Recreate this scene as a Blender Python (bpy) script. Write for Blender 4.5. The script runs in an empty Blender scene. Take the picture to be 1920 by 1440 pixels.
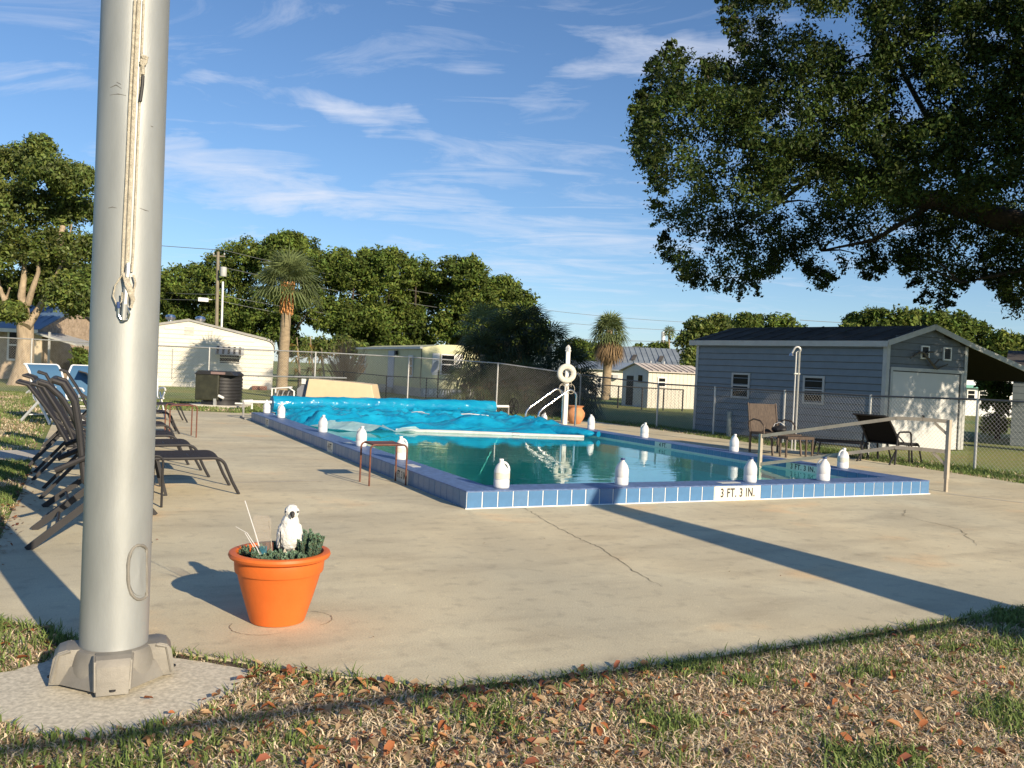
import bpy, bmesh, math, random
import numpy as np
from mathutils import Vector, Matrix, noise as mnoise
from mathutils.geometry import tessellate_polygon
R = math.radians
random.seed(7); rng = np.random.default_rng(7)
S = bpy.context.scene
COL = S.collection

# ------------------------------------------------------------------ camera
FPX, PITCH, ROLL, EYE, YAW = 1626.1, 0.0154, 0.0451, 1.268, 0.4581
CAMX, CAMY = -3.13, -7.17
def rotz2(x, y):            # camera-heading frame -> world (pool-aligned) frame
    c, s = math.cos(YAW), math.sin(YAW)
    return (x*c + y*s, -x*s + y*c)
fwd = Vector((*rotz2(0, math.cos(PITCH)), -math.sin(PITCH)))
up0 = Vector((*rotz2(0, math.sin(PITCH)), math.cos(PITCH)))
rt0 = Vector((*rotz2(1, 0), 0))
rt = rt0*math.cos(ROLL) + up0*math.sin(ROLL)
up = -rt0*math.sin(ROLL) + up0*math.cos(ROLL)
CAM = Vector((CAMX, CAMY, EYE))
cd = bpy.data.cameras.new('camera'); co = bpy.data.objects.new('camera', cd); COL.objects.link(co)
cd.sensor_width = 36; cd.lens = FPX/1920*36; cd.clip_start = .05; cd.clip_end = 2000
M = Matrix((rt, up, -fwd)).transposed().to_4x4(); M.translation = CAM
co.matrix_world = M
S.camera = co
S.render.resolution_x, S.render.resolution_y = 1024, 768
def ray(px, py): return fwd + rt*((px-960)/FPX) + up*((720-py)/FPX)
def gp(px, py, z=0.0):      # ground point seen in the photograph at (px, py)
    d = ray(px, py); t = (z-EYE)/d.z; return CAM + d*t
hf = Vector((*rotz2(0, 1), 0))
def dp(px, py, dist):       # point at a given distance ahead
    d = ray(px, py); return CAM + d*(dist/d.dot(hf))

# ------------------------------------------------------------------ world, sun, exposure
SUN_EL = R(21.5); sx, sy = .204, -.979
wd = bpy.data.worlds.new('World'); S.world = wd; wd.use_nodes = True
nt = wd.node_tree; nt.nodes.clear()
def N(t, **k):
    n = nt.nodes.new(t)
    for a, b in k.items(): setattr(n, a, b)
    return n
def L(a, b): nt.links.new(a, b)
sky = N('ShaderNodeTexSky', sky_type='NISHITA', sun_disc=False)
sky.sun_elevation = SUN_EL; sky.sun_rotation = math.atan2(sx, sy)
sky.altitude = 0; sky.air_density = 1.0; sky.dust_density = 0; sky.ozone_density = 6.0
tc = N('ShaderNodeTexCoord')
def m(op, a, b=None, c=None, clamp=False):
    n = N('ShaderNodeMath', operation=op, use_clamp=clamp)
    for i, v in enumerate((a, b, c)):
        if v is None: continue
        if isinstance(v, (int, float)): n.inputs[i].default_value = v
        else: L(v, n.inputs[i])
    return n.outputs[0]
wn = N('ShaderNodeTexNoise'); L(tc.outputs['Generated'], wn.inputs['Vector']); wn.inputs['Scale'].default_value = 7; wn.inputs['Detail'].default_value = 5
wv = N('ShaderNodeVectorMath', operation='MULTIPLY_ADD'); L(wn.outputs['Color'], wv.inputs[0]); wv.inputs[1].default_value = (.16,.16,.10)
wo_ = N('ShaderNodeVectorMath', operation='SUBTRACT'); L(tc.outputs['Generated'], wo_.inputs[0]); wo_.inputs[1].default_value = (.08,.08,.05); L(wo_.outputs[0], wv.inputs[2])
def vdot(v, warp=False):
    n = N('ShaderNodeVectorMath', operation='DOT_PRODUCT'); L(wv.outputs[0] if warp else tc.outputs['Generated'], n.inputs[0]); n.inputs[1].default_value = v
    return n.outputs['Value']
sep = N('ShaderNodeSeparateXYZ'); L(tc.outputs['Generated'], sep.inputs[0])
den = m('ADD', m('MAXIMUM', sep.outputs[2], 0), .10)
comb = N('ShaderNodeCombineXYZ')
# cloud layer: rotate so streaks run roughly across the view
ca, sa = math.cos(YAW), math.sin(YAW)
L(m('DIVIDE', vdot((ca, -sa, 0)), den), comb.inputs[0])
L(m('MULTIPLY', m('DIVIDE', vdot((sa, ca, 0)), den), 1.0), comb.inputs[1])
n1 = N('ShaderNodeTexNoise'); mpn = N('ShaderNodeMapping'); mpn.inputs['Scale'].default_value = (.75, 1.7, 1); mpn.inputs['Rotation'].default_value = (0, 0, .12); L(comb.outputs[0], mpn.inputs[0]); L(mpn.outputs[0], n1.inputs['Vector']); n1.inputs['Scale'].default_value = 2.0
n1.inputs['Detail'].default_value = 12; n1.inputs['Roughness'].default_value = .66; n1.inputs['Distortion'].default_value = .9
n2 = N('ShaderNodeTexNoise'); L(comb.outputs[0], n2.inputs['Vector']); n2.inputs['Scale'].default_value = .55
n2.inputs['Detail'].default_value = 4
gen = m('MULTIPLY', m('SUBTRACT', n2.outputs['Fac'], .42), 3.0, clamp=True)
tot = m('MULTIPLY', gen, .38)
# the cloud banks of the photograph (direction, half width, half height, tilt, strength)
for (px, py, wx, wy, tilt, st) in [(760,90,230,60,-.1,.9),(840,85,100,55,-.35,.9),(700,215,150,26,.1,1.6),(900,330,170,26,.05,1.0),
        (400,320,240,60,.14,1.6),(560,380,260,34,.05,1.7),(760,370,260,30,.10,1.2),(1210,120,260,45,-.28,1.3),(370,130,80,20,0,.9),(1050,440,420,40,.03,.9),(1000,500,500,50,.03,.8),
        (20,120,60,30,0,.8),(130,160,120,26,0,.8),(1150,385,150,30,0,.6),(640,20,200,50,0,.6),(1180,480,160,40,0,.7),(300,560,300,40,.04,.5),(1250,590,300,30,.04,.6)]:
    c = ray(px, py).normalized()
    t1 = (rt*math.cos(tilt) - up*math.sin(tilt)); t1 = (t1 - c*t1.dot(c)).normalized(); t2 = c.cross(t1).normalized()
    a = m('MULTIPLY', vdot(t1, True), FPX/wx); a0 = c.dot(t1)*FPX/wx
    b = m('MULTIPLY', vdot(t2, True), FPX/wy)
    g = m('SUBTRACT', 1.0, m('ADD', m('MULTIPLY', a, a), m('MULTIPLY', b, b)), clamp=True)
    g = m('MULTIPLY', g, m('GREATER_THAN', vdot(c), 0))
    tot = m('MAXIMUM', tot, m('MULTIPLY', g, st*.8))
cl = m('MULTIPLY', m('SUBTRACT', m('ADD', m('MULTIPLY', m('SUBTRACT', n1.outputs['Fac'], .5), 2.3), m('MULTIPLY', tot, .50)), .13), 1.15, clamp=True)
cl = m('MULTIPLY', m('MULTIPLY', cl, m('MULTIPLY', sep.outputs[2], 9.0, clamp=True)), .72)
hz = m('MULTIPLY', m('POWER', m('SUBTRACT', 1.0, m('MAXIMUM', sep.outputs[2], 0)), 9.0), .42)
mix = N('ShaderNodeMix', data_type='RGBA'); L(cl, mix.inputs['Factor'])
hsv = N('ShaderNodeHueSaturation'); L(sky.outputs[0], hsv.inputs['Color'])
hsv.inputs['Saturation'].default_value = .98; hsv.inputs['Value'].default_value = 1.18
mh = N('ShaderNodeMix', data_type='RGBA'); L(hz, mh.inputs['Factor']); L(hsv.outputs[0], mh.inputs[6]); mh.inputs[7].default_value = (5.0, 6.6, 8.2, 1); L(mh.outputs[2], mix.inputs[6]); mix.inputs[7].default_value = (7.6, 7.9, 8.8, 1)
bg = N('ShaderNodeBackground'); L(mix.outputs[2], bg.inputs[0]); bg.inputs[1].default_value = .078
wo = N('ShaderNodeOutputWorld'); L(bg.outputs[0], wo.inputs[0])
ld = bpy.data.lights.new('sun', 'SUN'); ld.energy = 5.0; ld.angle = R(.53); ld.color = (1, .84, .62)
lo = bpy.data.objects.new('sun', ld); COL.objects.link(lo)
sdir = Vector((sx*math.cos(SUN_EL), sy*math.cos(SUN_EL), math.sin(SUN_EL))).normalized()
lo.rotation_euler = sdir.to_track_quat('Z', 'Y').to_euler(); lo.location = (0, -20, 20)
S.view_settings.view_transform = 'Standard'; S.view_settings.look = 'None'
S.view_settings.exposure = 0.52; S.view_settings.gamma = 1
S.render.engine = 'CYCLES'
S.cycles.max_bounces = 8; S.cycles.transparent_max_bounces = 24

# ------------------------------------------------------------------ materials
MATS = {}
def mat(name, col, rough=.6, metal=0, var=.12, scale=6, bump=.15, bscale=60, col2=None, detail=6, vcol=False, trans=0, coat=0, spec=.5, stretch=None, bdist=.01):
    if name in MATS: return MATS[name]
    mt = bpy.data.materials.new(name); mt.use_nodes = True; t = mt.node_tree; t.nodes.clear()
    o = t.nodes.new('ShaderNodeOutputMaterial'); p = t.nodes.new('ShaderNodeBsdfPrincipled')
    t.links.new(p.outputs[0], o.inputs[0])
    tcn = t.nodes.new('ShaderNodeTexCoord'); vec = tcn.outputs['Object']
    if stretch:
        mp = t.nodes.new('ShaderNodeMapping'); mp.inputs['Scale'].default_value = stretch
        t.links.new(vec, mp.inputs[0]); vec = mp.outputs[0]
    nz = t.nodes.new('ShaderNodeTexNoise'); nz.inputs['Scale'].default_value = scale; nz.inputs['Detail'].default_value = detail
    nz.inputs['Roughness'].default_value = .6
    t.links.new(vec, nz.inputs['Vector'])
    rp = t.nodes.new('ShaderNodeValToRGB'); rp.color_ramp.elements[0].position = .32; rp.color_ramp.elements[1].position = .68
    t.links.new(nz.outputs['Fac'], rp.inputs[0])
    c2 = col2 or [min(1, c*(1+var)) for c in col]; c1 = col if col2 else [c*(1-var) for c in col]
    rp.color_ramp.elements[0].color = (*c1, 1); rp.color_ramp.elements[1].color = (*c2, 1)
    colo = rp.outputs[0]
    if vcol:
        at = t.nodes.new('ShaderNodeAttribute'); at.attribute_name = 'Col'
        mx = t.nodes.new('ShaderNodeMix'); mx.data_type = 'RGBA'; mx.blend_type = 'MULTIPLY'; mx.inputs[0].default_value = 1
        t.links.new(colo, mx.inputs[6]); t.links.new(at.outputs['Color'], mx.inputs[7]); colo = mx.outputs[2]
    t.links.new(colo, p.inputs['Base Color'])
    p.inputs['Roughness'].default_value = rough; p.inputs['Metallic'].default_value = metal
    p.inputs['Specular IOR Level'].default_value = spec; p.inputs['Coat Weight'].default_value = coat
    if bump:
        nb = t.nodes.new('ShaderNodeTexNoise'); nb.inputs['Scale'].default_value = bscale; nb.inputs['Detail'].default_value = 4
        t.links.new(vec, nb.inputs['Vector'])
        bm_ = t.nodes.new('ShaderNodeBump'); bm_.inputs['Strength'].default_value = bump; bm_.inputs['Distance'].default_value = bdist
        t.links.new(nb.outputs['Fac'], bm_.inputs['Height']); t.links.new(bm_.outputs[0], p.inputs['Normal'])
    if trans:
        tr = t.nodes.new('ShaderNodeBsdfTranslucent'); ms = t.nodes.new('ShaderNodeMixShader'); ms.inputs[0].default_value = trans
        t.links.new(colo, tr.inputs[0]); t.links.new(p.outputs[0], ms.inputs[1]); t.links.new(tr.outputs[0], ms.inputs[2])
        t.links.new(ms.outputs[0], o.inputs[0])
    MATS[name] = mt
    return mt

# ------------------------------------------------------------------ mesh helpers
class MB:
    def __init__(s): s.v = []; s.f = []; s.mi = []; s.cur = 0
    def add(s, vs, fs):
        o = len(s.v); s.v += [tuple(x) for x in vs]; s.f += [tuple(i+o for i in f) for f in fs]; s.mi += [s.cur]*len(fs)
        return s
    def box(s, x0, x1, y0, y1, z0, z1, M=None):
        vs = [Vector((x, y, z)) for x in (x0, x1) for y in (y0, y1) for z in (z0, z1)]
        if M is not None: vs = [M @ v for v in vs]
        return s.add(vs, [(0,1,3,2),(4,6,7,5),(0,4,5,1),(2,3,7,6),(0,2,6,4),(1,5,7,3)])
    def bar(s, a, b, w, h=None, upv=(0,0,1)):       # rectangular bar from a to b
        a, b = Vector(a), Vector(b); d = (b-a); l = d.length; d.normalize(); h = h or w
        x = d.cross(Vector(upv))
        if x.length < 1e-4: x = d.cross(Vector((1,0,0)))
        x.normalize(); y = x.cross(d)
        vs = [a + x*(i*w/2) + y*(j*h/2) + d*(k*l) for k in (0,1) for i, j in ((-1,-1),(1,-1),(1,1),(-1,1))]
        return s.add(vs, [(0,3,2,1),(4,5,6,7),(0,1,5,4),(1,2,6,5),(2,3,7,6),(3,0,4,7)])
    def tube(s, pts, r, n=8, cap=True, closed=False):
        pts = [Vector(p) for p in pts]; rs = r if isinstance(r, (list, tuple)) else [r]*len(pts)
        o = len(s.v); k = len(pts); x = None
        for i, p in enumerate(pts):
            if closed: d = pts[(i+1) % k] - pts[i-1]
            else: d = pts[min(i+1, k-1)] - pts[max(i-1, 0)]
            d.normalize()
            if x is None:
                x = d.cross(Vector((0,0,1)))
                if x.length < 1e-3: x = d.cross(Vector((0,1,0)))
            x = (x - d*x.dot(d)).normalized(); y = d.cross(x)
            for j in range(n):
                a = 2*math.pi*j/n; s.v.append(tuple(p + (x*math.cos(a) + y*math.sin(a))*rs[i]))
        kk = k if closed else k-1
        for i in range(kk):
            for j in range(n):
                a, b = o+i*n+j, o+i*n+(j+1) % n; i2 = (i+1) % k
                c, d_ = o+i2*n+(j+1) % n, o+i2*n+j
                s.f.append((a, b, c, d_)); s.mi.append(s.cur)
        if cap and not closed:
            s.f.append(tuple(o+j for j in range(n))[::-1]); s.f.append(tuple(o+(k-1)*n+j for j in range(n))); s.mi += [s.cur]*2
        return s
    def lathe(s, prof, n=32, c=(0,0,0), sx_=1, sy_=1, cap=True):
        o = len(s.v); k = len(prof)
        for r, z in prof:
            for j in range(n):
                a = 2*math.pi*j/n; s.v.append((c[0]+r*sx_*math.cos(a), c[1]+r*sy_*math.sin(a), c[2]+z))
        for i in range(k-1):
            for j in range(n):
                s.f.append((o+i*n+j, o+i*n+(j+1) % n, o+(i+1)*n+(j+1) % n, o+(i+1)*n+j)); s.mi.append(s.cur)
        if cap:
            s.f.append(tuple(o+j for j in range(n))[::-1]); s.f.append(tuple(o+(k-1)*n+j for j in range(n))); s.mi += [s.cur]*2
        return s
    def poly(s, pts, z0, z1):                         # upright prism of a plan polygon
        n = len(pts); o = len(s.v)
        s.v += [(x, y, z0) for x, y in pts] + [(x, y, z1) for x, y in pts]
        tri = tessellate_polygon([[Vector((x, y, 0)) for x, y in pts]])
        for t in tri:
            s.f.append(tuple(o+n+i for i in t)); s.f.append(tuple(o+i for i in t)[::-1]); s.mi += [s.cur]*2
        for i in range(n):
            j = (i+1) % n; s.f.append((o+i, o+j, o+n+j, o+n+i)); s.mi.append(s.cur)
        return s
    def prism(s, pts, d):                             # pts: 3-D polygon, d: extrusion vector
        pts = [Vector(p) for p in pts]; d = Vector(d); n = len(pts); o = len(s.v)
        s.v += [tuple(p) for p in pts] + [tuple(p+d) for p in pts]
        s.f.append(tuple(o+i for i in range(n))[::-1]); s.f.append(tuple(o+n+i for i in range(n))); s.mi += [s.cur]*2
        for i in range(n):
            j = (i+1) % n; s.f.append((o+i, o+j, o+n+j, o+n+i)); s.mi.append(s.cur)
        return s
    def mesh(s, name, mats, smooth=False, bevel=0, fixn=True):
        me = bpy.data.meshes.new(name); me.from_pydata(s.v, [], s.f)
        for mm in (mats if isinstance(mats, (list, tuple)) else [mats]): me.materials.append(mm)
        if isinstance(mats, (list, tuple)) and len(mats) > 1: me.polygons.foreach_set('material_index', s.mi)
        if fixn or bevel:
            bm = bmesh.new(); bm.from_mesh(me)
            if fixn: bmesh.ops.recalc_face_normals(bm, faces=bm.faces)
            if bevel: bmesh.ops.bevel(bm, geom=bm.edges[:], offset=bevel, segments=2, profile=.6, affect='EDGES', clamp_overlap=True)
            bm.to_mesh(me); bm.free()
        if smooth:
            me.polygons.foreach_set('use_smooth', [True]*len(me.polygons))
            try: me.set_sharp_from_angle(angle=R(smooth if smooth > 1 else 40))
            except Exception: pass
        return me
    def build(s, name, mats, parent=None, **k):
        return link(name, s.mesh(name, mats, **k), parent)
def link(name, data, parent=None, loc=(0,0,0), rz=0):
    o = bpy.data.objects.new(name, data); COL.objects.link(o); o.location = loc; o.rotation_euler[2] = rz
    if parent is not None: o.parent = parent
    return o
def tag(o, label=None, cat=None, group=None, kind=None):
    if label: o['label'] = label
    if cat: o['category'] = cat
    if group: o['group'] = group
    if kind: o['kind'] = kind
    return o
def thing(name, label, cat, loc=(0,0,0), rz=0, group=None):
    return tag(link(name, None, None, loc, rz), label, cat, group)
def copy_tree(o, parent=None):
    c = o.copy(); COL.objects.link(c); c.parent = parent
    for ch in KIDS(o): copy_tree(ch, c)
    return c
def KIDS(o): return [x for x in COL.objects if x.parent == o]
def arc(c, r, a0, a1, n, ax=(1,0,0), ay=(0,0,1)):
    c, ax, ay = Vector(c), Vector(ax), Vector(ay)
    return [c + ax*(r*math.cos(R(a0+(a1-a0)*i/n))) + ay*(r*math.sin(R(a0+(a1-a0)*i/n))) for i in range(n+1)]
def np_mesh(name, V, F, mt, col=None, smooth=False):
    V = np.asarray(V, np.float32); F = np.asarray(F, np.int32); k = F.shape[1]
    me = bpy.data.meshes.new(name); me.vertices.add(len(V)); me.vertices.foreach_set('co', V.ravel())
    me.loops.add(F.size); me.loops.foreach_set('vertex_index', F.ravel())
    me.polygons.add(len(F)); me.polygons.foreach_set('loop_start', np.arange(0, F.size, k, dtype=np.int32))
    me.update(calc_edges=True); me.materials.append(mt)
    if col is not None:
        a = me.color_attributes.new('Col', 'FLOAT_COLOR', 'POINT'); a.data.foreach_set('color', np.asarray(col, np.float32).ravel())
    if smooth: me.polygons.foreach_set('use_smooth', [True]*len(F))
    me.update()
    return me
def leafcloud(cent, rad, per, size, r_=rng, flat=.75, shell=.5, tint=None):
    """leaf quads scattered in ellipsoid clumps: returns V, F, Col"""
    cent = np.asarray(cent, float); rad = np.broadcast_to(np.asarray(rad, float), (len(cent),))
    n = len(cent)*per
    d = r_.normal(size=(n, 3)); d /= np.linalg.norm(d, axis=1)[:, None]
    rr = (shell + (1-shell)*r_.random(n))[:, None] * np.repeat(rad, per)[:, None]
    P = np.repeat(cent, per, 0) + d*rr*np.array([1, 1, flat])
    nrm = d*.6 + r_.normal(size=(n, 3))*.7 + np.array([0, 0, .35]); nrm /= np.linalg.norm(nrm, axis=1)[:, None]
    t = np.cross(nrm, r_.normal(size=(n, 3))); t /= np.linalg.norm(t, axis=1)[:, None]; b = np.cross(nrm, t)
    s_ = size*(.6 + .8*r_.random(n))[:, None]
    V = np.stack([P - t*s_, P - b*s_*.45 + nrm*s_*.12, P + t*s_, P + b*s_*.45 - nrm*s_*.12], 1).reshape(-1, 3)
    F = np.arange(n*4).reshape(n, 4)
    c = np.ones((n, 4)); br = np.repeat(.55 + .9*r_.random(len(cent)), per)*(.7 + .6*r_.random(n))
    c[:, 0] = br*(.85 + .4*r_.random(n)); c[:, 1] = br; c[:, 2] = br*(.7 + .4*r_.random(n))
    return V, F, np.repeat(c, 4, 0)
def on_u(px, u, z=0.0, py=820):      # point of the line u = const seen at column px
    for _ in range(6):
        d = ray(px, py); t = (u-CAMX)/d.x; P = CAM + d*t; zz = z
        q = Vector((P.x, P.y, zz)) - CAM; py = 720 - FPX*q.dot(up)/q.dot(fwd)
    return Vector((P.x, P.y, z))
def on_v(px, v, z=0.0, py=940):
    for _ in range(6):
        d = ray(px, py); t = (v-CAMY)/d.y; P = CAM + d*t
        q = Vector((P.x, P.y, z)) - CAM; py = 720 - FPX*q.dot(up)/q.dot(fwd)
    return Vector((P.x, P.y, z))

# ---- colours
m_conc = mat('concrete_deck', (.635,.568,.395), .85, scale=1.3, var=.16, bump=.2, bscale=90, detail=12, col2=(.715,.645,.45))
def deckmat():
    t = m_conc.node_tree; p = [n for n in t.nodes if n.type == 'BSDF_PRINCIPLED'][0]; src = p.inputs['Base Color'].links[0].from_socket
    tcn = [n for n in t.nodes if n.type == 'TEX_COORD'][0]
    def noise(sc, lo_, hi, cA, cB, blend='MULTIPLY', stretch=None, det=5):
        nonlocal src
        v = tcn.outputs['Object']
        if stretch:
            mp = t.nodes.new('ShaderNodeMapping'); mp.inputs['Scale'].default_value = stretch; t.links.new(v, mp.inputs[0]); v = mp.outputs[0]
        n = t.nodes.new('ShaderNodeTexNoise'); n.inputs['Scale'].default_value = sc; n.inputs['Detail'].default_value = det; t.links.new(v, n.inputs['Vector'])
        r = t.nodes.new('ShaderNodeValToRGB'); r.color_ramp.elements[0].position = lo_; r.color_ramp.elements[1].position = hi
        r.color_ramp.elements[0].color = (*cA, 1); r.color_ramp.elements[1].color = (*cB, 1); t.links.new(n.outputs['Fac'], r.inputs[0])
        mx = t.nodes.new('ShaderNodeMix'); mx.data_type = 'RGBA'; mx.blend_type = blend; mx.inputs[0].default_value = 1
        t.links.new(src, mx.inputs[6]); t.links.new(r.outputs[0], mx.inputs[7]); src = mx.outputs[2]
    noise(.45, .35, .62, (.90,.92,.95), (1.03,1.0,.96))
    noise(2.2, .32, .50, (.85,.84,.84), (1,1,1), stretch=(.5,1.6,1), det=12)
    noise(.8, .44, .60, (.90,.89,.88), (1.03,1.03,1.02), det=10)
    noise(9, .26, .46, (.80,.80,.81), (1,1,1), det=10)
    noise(26, .60, .74, (1,1,1), (1.16,1.15,1.12), det=6)
    noise(120, .30, .46, (.78,.77,.76), (1,1,1), det=2)
    noise(.9, .60, .72, (1,1,1), (1.16,.99,.86), det=6)
    t.links.new(src, p.inputs['Base Color'])
deckmat()
m_pad = mat('rough_pad_concrete', (.42,.385,.30), .95, scale=60, bump=.15, bscale=260, detail=12, bdist=.003, col2=(.74,.68,.54))
m_path = mat('path_concrete', (.50,.47,.41), .9, scale=5, var=.12, bump=.2)
m_soil = mat('lawn_soil', (.25,.205,.10), .95, scale=3.5, bump=.6, bscale=25, detail=12, col2=(.17,.205,.06))
def lawnmat():
    t = m_soil.node_tree; p = [n for n in t.nodes if n.type == 'BSDF_PRINCIPLED'][0]; src = p.inputs['Base Color'].links[0].from_socket
    n = t.nodes.new('ShaderNodeTexNoise'); n.inputs['Scale'].default_value = .16; n.inputs['Detail'].default_value = 7
    n2 = t.nodes.new('ShaderNodeTexNoise'); n2.inputs['Scale'].default_value = 30; n2.inputs['Detail'].default_value = 6
    tcn = [x for x in t.nodes if x.type == 'TEX_COORD'][0]
    for q in (n, n2): t.links.new(tcn.outputs['Object'], q.inputs['Vector'])
    r = t.nodes.new('ShaderNodeValToRGB'); r.color_ramp.elements[0].position = .4; r.color_ramp.elements[1].position = .6
    r.color_ramp.elements[0].color = (1.15,1.2,.75,1); r.color_ramp.elements[1].color = (.72,1.05,.6,1)
    r2 = t.nodes.new('ShaderNodeValToRGB'); r2.color_ramp.elements[0].position = .3; r2.color_ramp.elements[1].position = .7
    r2.color_ramp.elements[0].color = (.55,.55,.55,1); r2.color_ramp.elements[1].color = (1.35,1.35,1.3,1)
    t.links.new(n.outputs['Fac'], r.inputs[0]); t.links.new(n2.outputs['Fac'], r2.inputs[0])
    for q in (r, r2):
        mx = t.nodes.new('ShaderNodeMix'); mx.data_type = 'RGBA'; mx.blend_type = 'MULTIPLY'; mx.inputs[0].default_value = 1
        t.links.new(src, mx.inputs[6]); t.links.new(q.outputs[0], mx.inputs[7]); src = mx.outputs[2]
    t.links.new(src, p.inputs['Base Color'])
lawnmat()
m_tile = mat('blue_tile', (.075,.185,.35), .32, scale=9, var=.10, bump=.05, bscale=200, spec=.4)
m_tile2 = mat('blue_tile_wear', (.085,.19,.345), .4, scale=14, var=.12, bump=.05, bscale=200, spec=.4)
m_ctop = mat('coping_blue', (.095,.155,.31), .5, scale=20, var=.3, bump=.5, bscale=140, detail=12, bdist=.004)
m_grout = mat('white_grout', (.78,.78,.76), .8, scale=30, var=.1)
m_marker = mat('marker_tile', (.66,.64,.56), .4, scale=12, var=.06, bump=.03)
m_black = mat('black_print', (.02,.02,.022), .6, bump=0)
m_plaster = mat('pool_plaster', (.52,.84,.83), .8, scale=2, var=.08)
m_white = mat('white_plastic', (.74,.75,.76), .38, scale=8, var=.03, bump=.03, bscale=40, trans=.12)
m_whitep = mat('white_paint', (.72,.71,.68), .5, scale=8, var=.07, bump=.08)
m_alu = mat('brushed_aluminium', (.345,.36,.355), .54, metal=.4, scale=6, var=.14, bump=.05, bscale=220, stretch=(1,1,.25), detail=8)
m_cast = mat('cast_aluminium', (.25,.235,.205), .6, metal=.3, scale=9, var=.16, bump=.12, bscale=200)
m_steel = mat('stainless_steel', (.72,.72,.71), .18, metal=1, bump=0, var=.04)
m_galv = mat('galvanised_steel', (.52,.52,.50), .45, metal=.55, scale=20, var=.12, bump=0)
m_rope = mat('cotton_rope', (.55,.50,.40), .9, scale=60, var=.25, bump=.8, bscale=300)
m_tan = mat('tan_powder_coat', (.40,.345,.265), .5, scale=12, var=.12, bump=.1)
m_dark = mat('charcoal_metal', (.028,.027,.029), .55, scale=15, var=.1, bump=0, spec=.3)
m_sling = mat('grey_sling', (.038,.035,.039), .85, scale=240, var=.25, bump=.5, bscale=500, spec=.2)
m_rust = mat('rusty_brown_metal', (.14,.05,.03), .6, scale=25, var=.35, bump=.2)
m_bsling = mat('blue_sling', (.06,.15,.27), .6, scale=200, var=.15, bump=.2)
m_woven = mat('brown_wicker', (.035,.022,.017), .7, scale=60, var=.4, bump=.6, bscale=140, col2=(.10,.072,.052), stretch=(1,1,.05))
m_terra = mat('orange_plastic_pot', (.58,.125,.020), .5, scale=4, col2=(.68,.155,.028), bump=.08, bscale=60, spec=.35)
m_clay = mat('clay_urn', (.52,.24,.11), .75, scale=7, var=.2, bump=.2)

# ------------------------------------------------------------------ ground, deck, pool
PW, PL, CW, TOP, WAT = 6.11, 11.3, .34, .165, .058
def sheet(name, outer, holes, z, mt, th=None):
    loops = [[Vector((x, y, 0)) for x, y in outer]] + [[Vector((x, y, 0)) for x, y in h] for h in holes]
    tri = tessellate_polygon(loops); b = MB(); pts = [p for l in loops for p in l]; n = len(pts)
    b.v = [(p.x, p.y, z) for p in pts]; b.f = [tuple(t) for t in tri]; b.mi = [0]*len(tri)
    me = b.mesh(name, mt)
    if me.polygons[0].normal.z < 0: me.flip_normals()
    if th:
        b2 = MB(); b2.v = [tuple(v.co) for v in me.vertices] + [(p.x, p.y, z-th) for p in pts]
        b2.f = [tuple(p.vertices) for p in me.polygons]; o = 0
        for l in loops:
            k = len(l)
            b2.f += [(o+i, o+(i+1) % k, n+o+(i+1) % k, n+o+i) for i in range(k)]; o += k
        b2.mi = [0]*len(b2.f); me = b2.mesh(name, mt)
    return me
pool_rect = [(.05,.05),(PW-.05,.05),(PW-.05,PL-.05),(.05,PL-.05)]
tag(link('ground', sheet('ground', [(-500,-300),(500,-300),(500,900),(-500,900)], [pool_rect], -.025, m_soil)), kind='structure')
DECK = [(-3.6,15.0),(-3.6,-2.4),(-3.45,-2.51),(-3.24,-2.71),(-3.12,-2.95),(-2.76,-3.22),(-2.47,-3.49),(-2.05,-3.84),(-1.78,-4.0),(-.9,-4.05),(.3,-4.03),(2,-3.93),(9.0,-4.0),
        (8.8,.5),(8.95,2),(9.1,4),(9.3,7),(9.3,12.9),(.24,13.57),(-1.54,14.4)]
tag(link('pool_deck', sheet('pool_deck', DECK, [pool_rect], 0, m_conc, .07)), kind='structure')
b = MB(); b.poly([(-9,4.15),(-3.604,4.14),(-3.604,5.28),(-9,5.15)], -.06, -.004)
tag(b.build('path', m_path), kind='structure')
PAD = [(-2.79,-3.235),(-2.47,-3.52),(-2.53,-3.66),(-2.62,-3.78),(-2.76,-3.9),(-2.93,-3.99),(-3.08,-4.0),(-3.25,-3.9),(-3.36,-3.75),(-3.62,-3.62),(-3.8,-3.45),(-3.6,-3.32),(-3.39,-3.26),(-3.24,-3.17),(-3.12,-3.09),(-2.98,-3.10)]
pp = []
for i, (x, y) in enumerate(PAD):
    x2, y2 = PAD[(i+1) % len(PAD)]
    for k in range(4):
        f = k/4; j = .012 if not (i in (15,) ) else .002
        pp.append((x+(x2-x)*f + random.uniform(-j, j), y+(y2-y)*f + random.uniform(-j, j)))
b = MB(); b.poly(pp, -.08, -.012); tag(b.build('flagpole_pad', m_pad), kind='structure')
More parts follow.
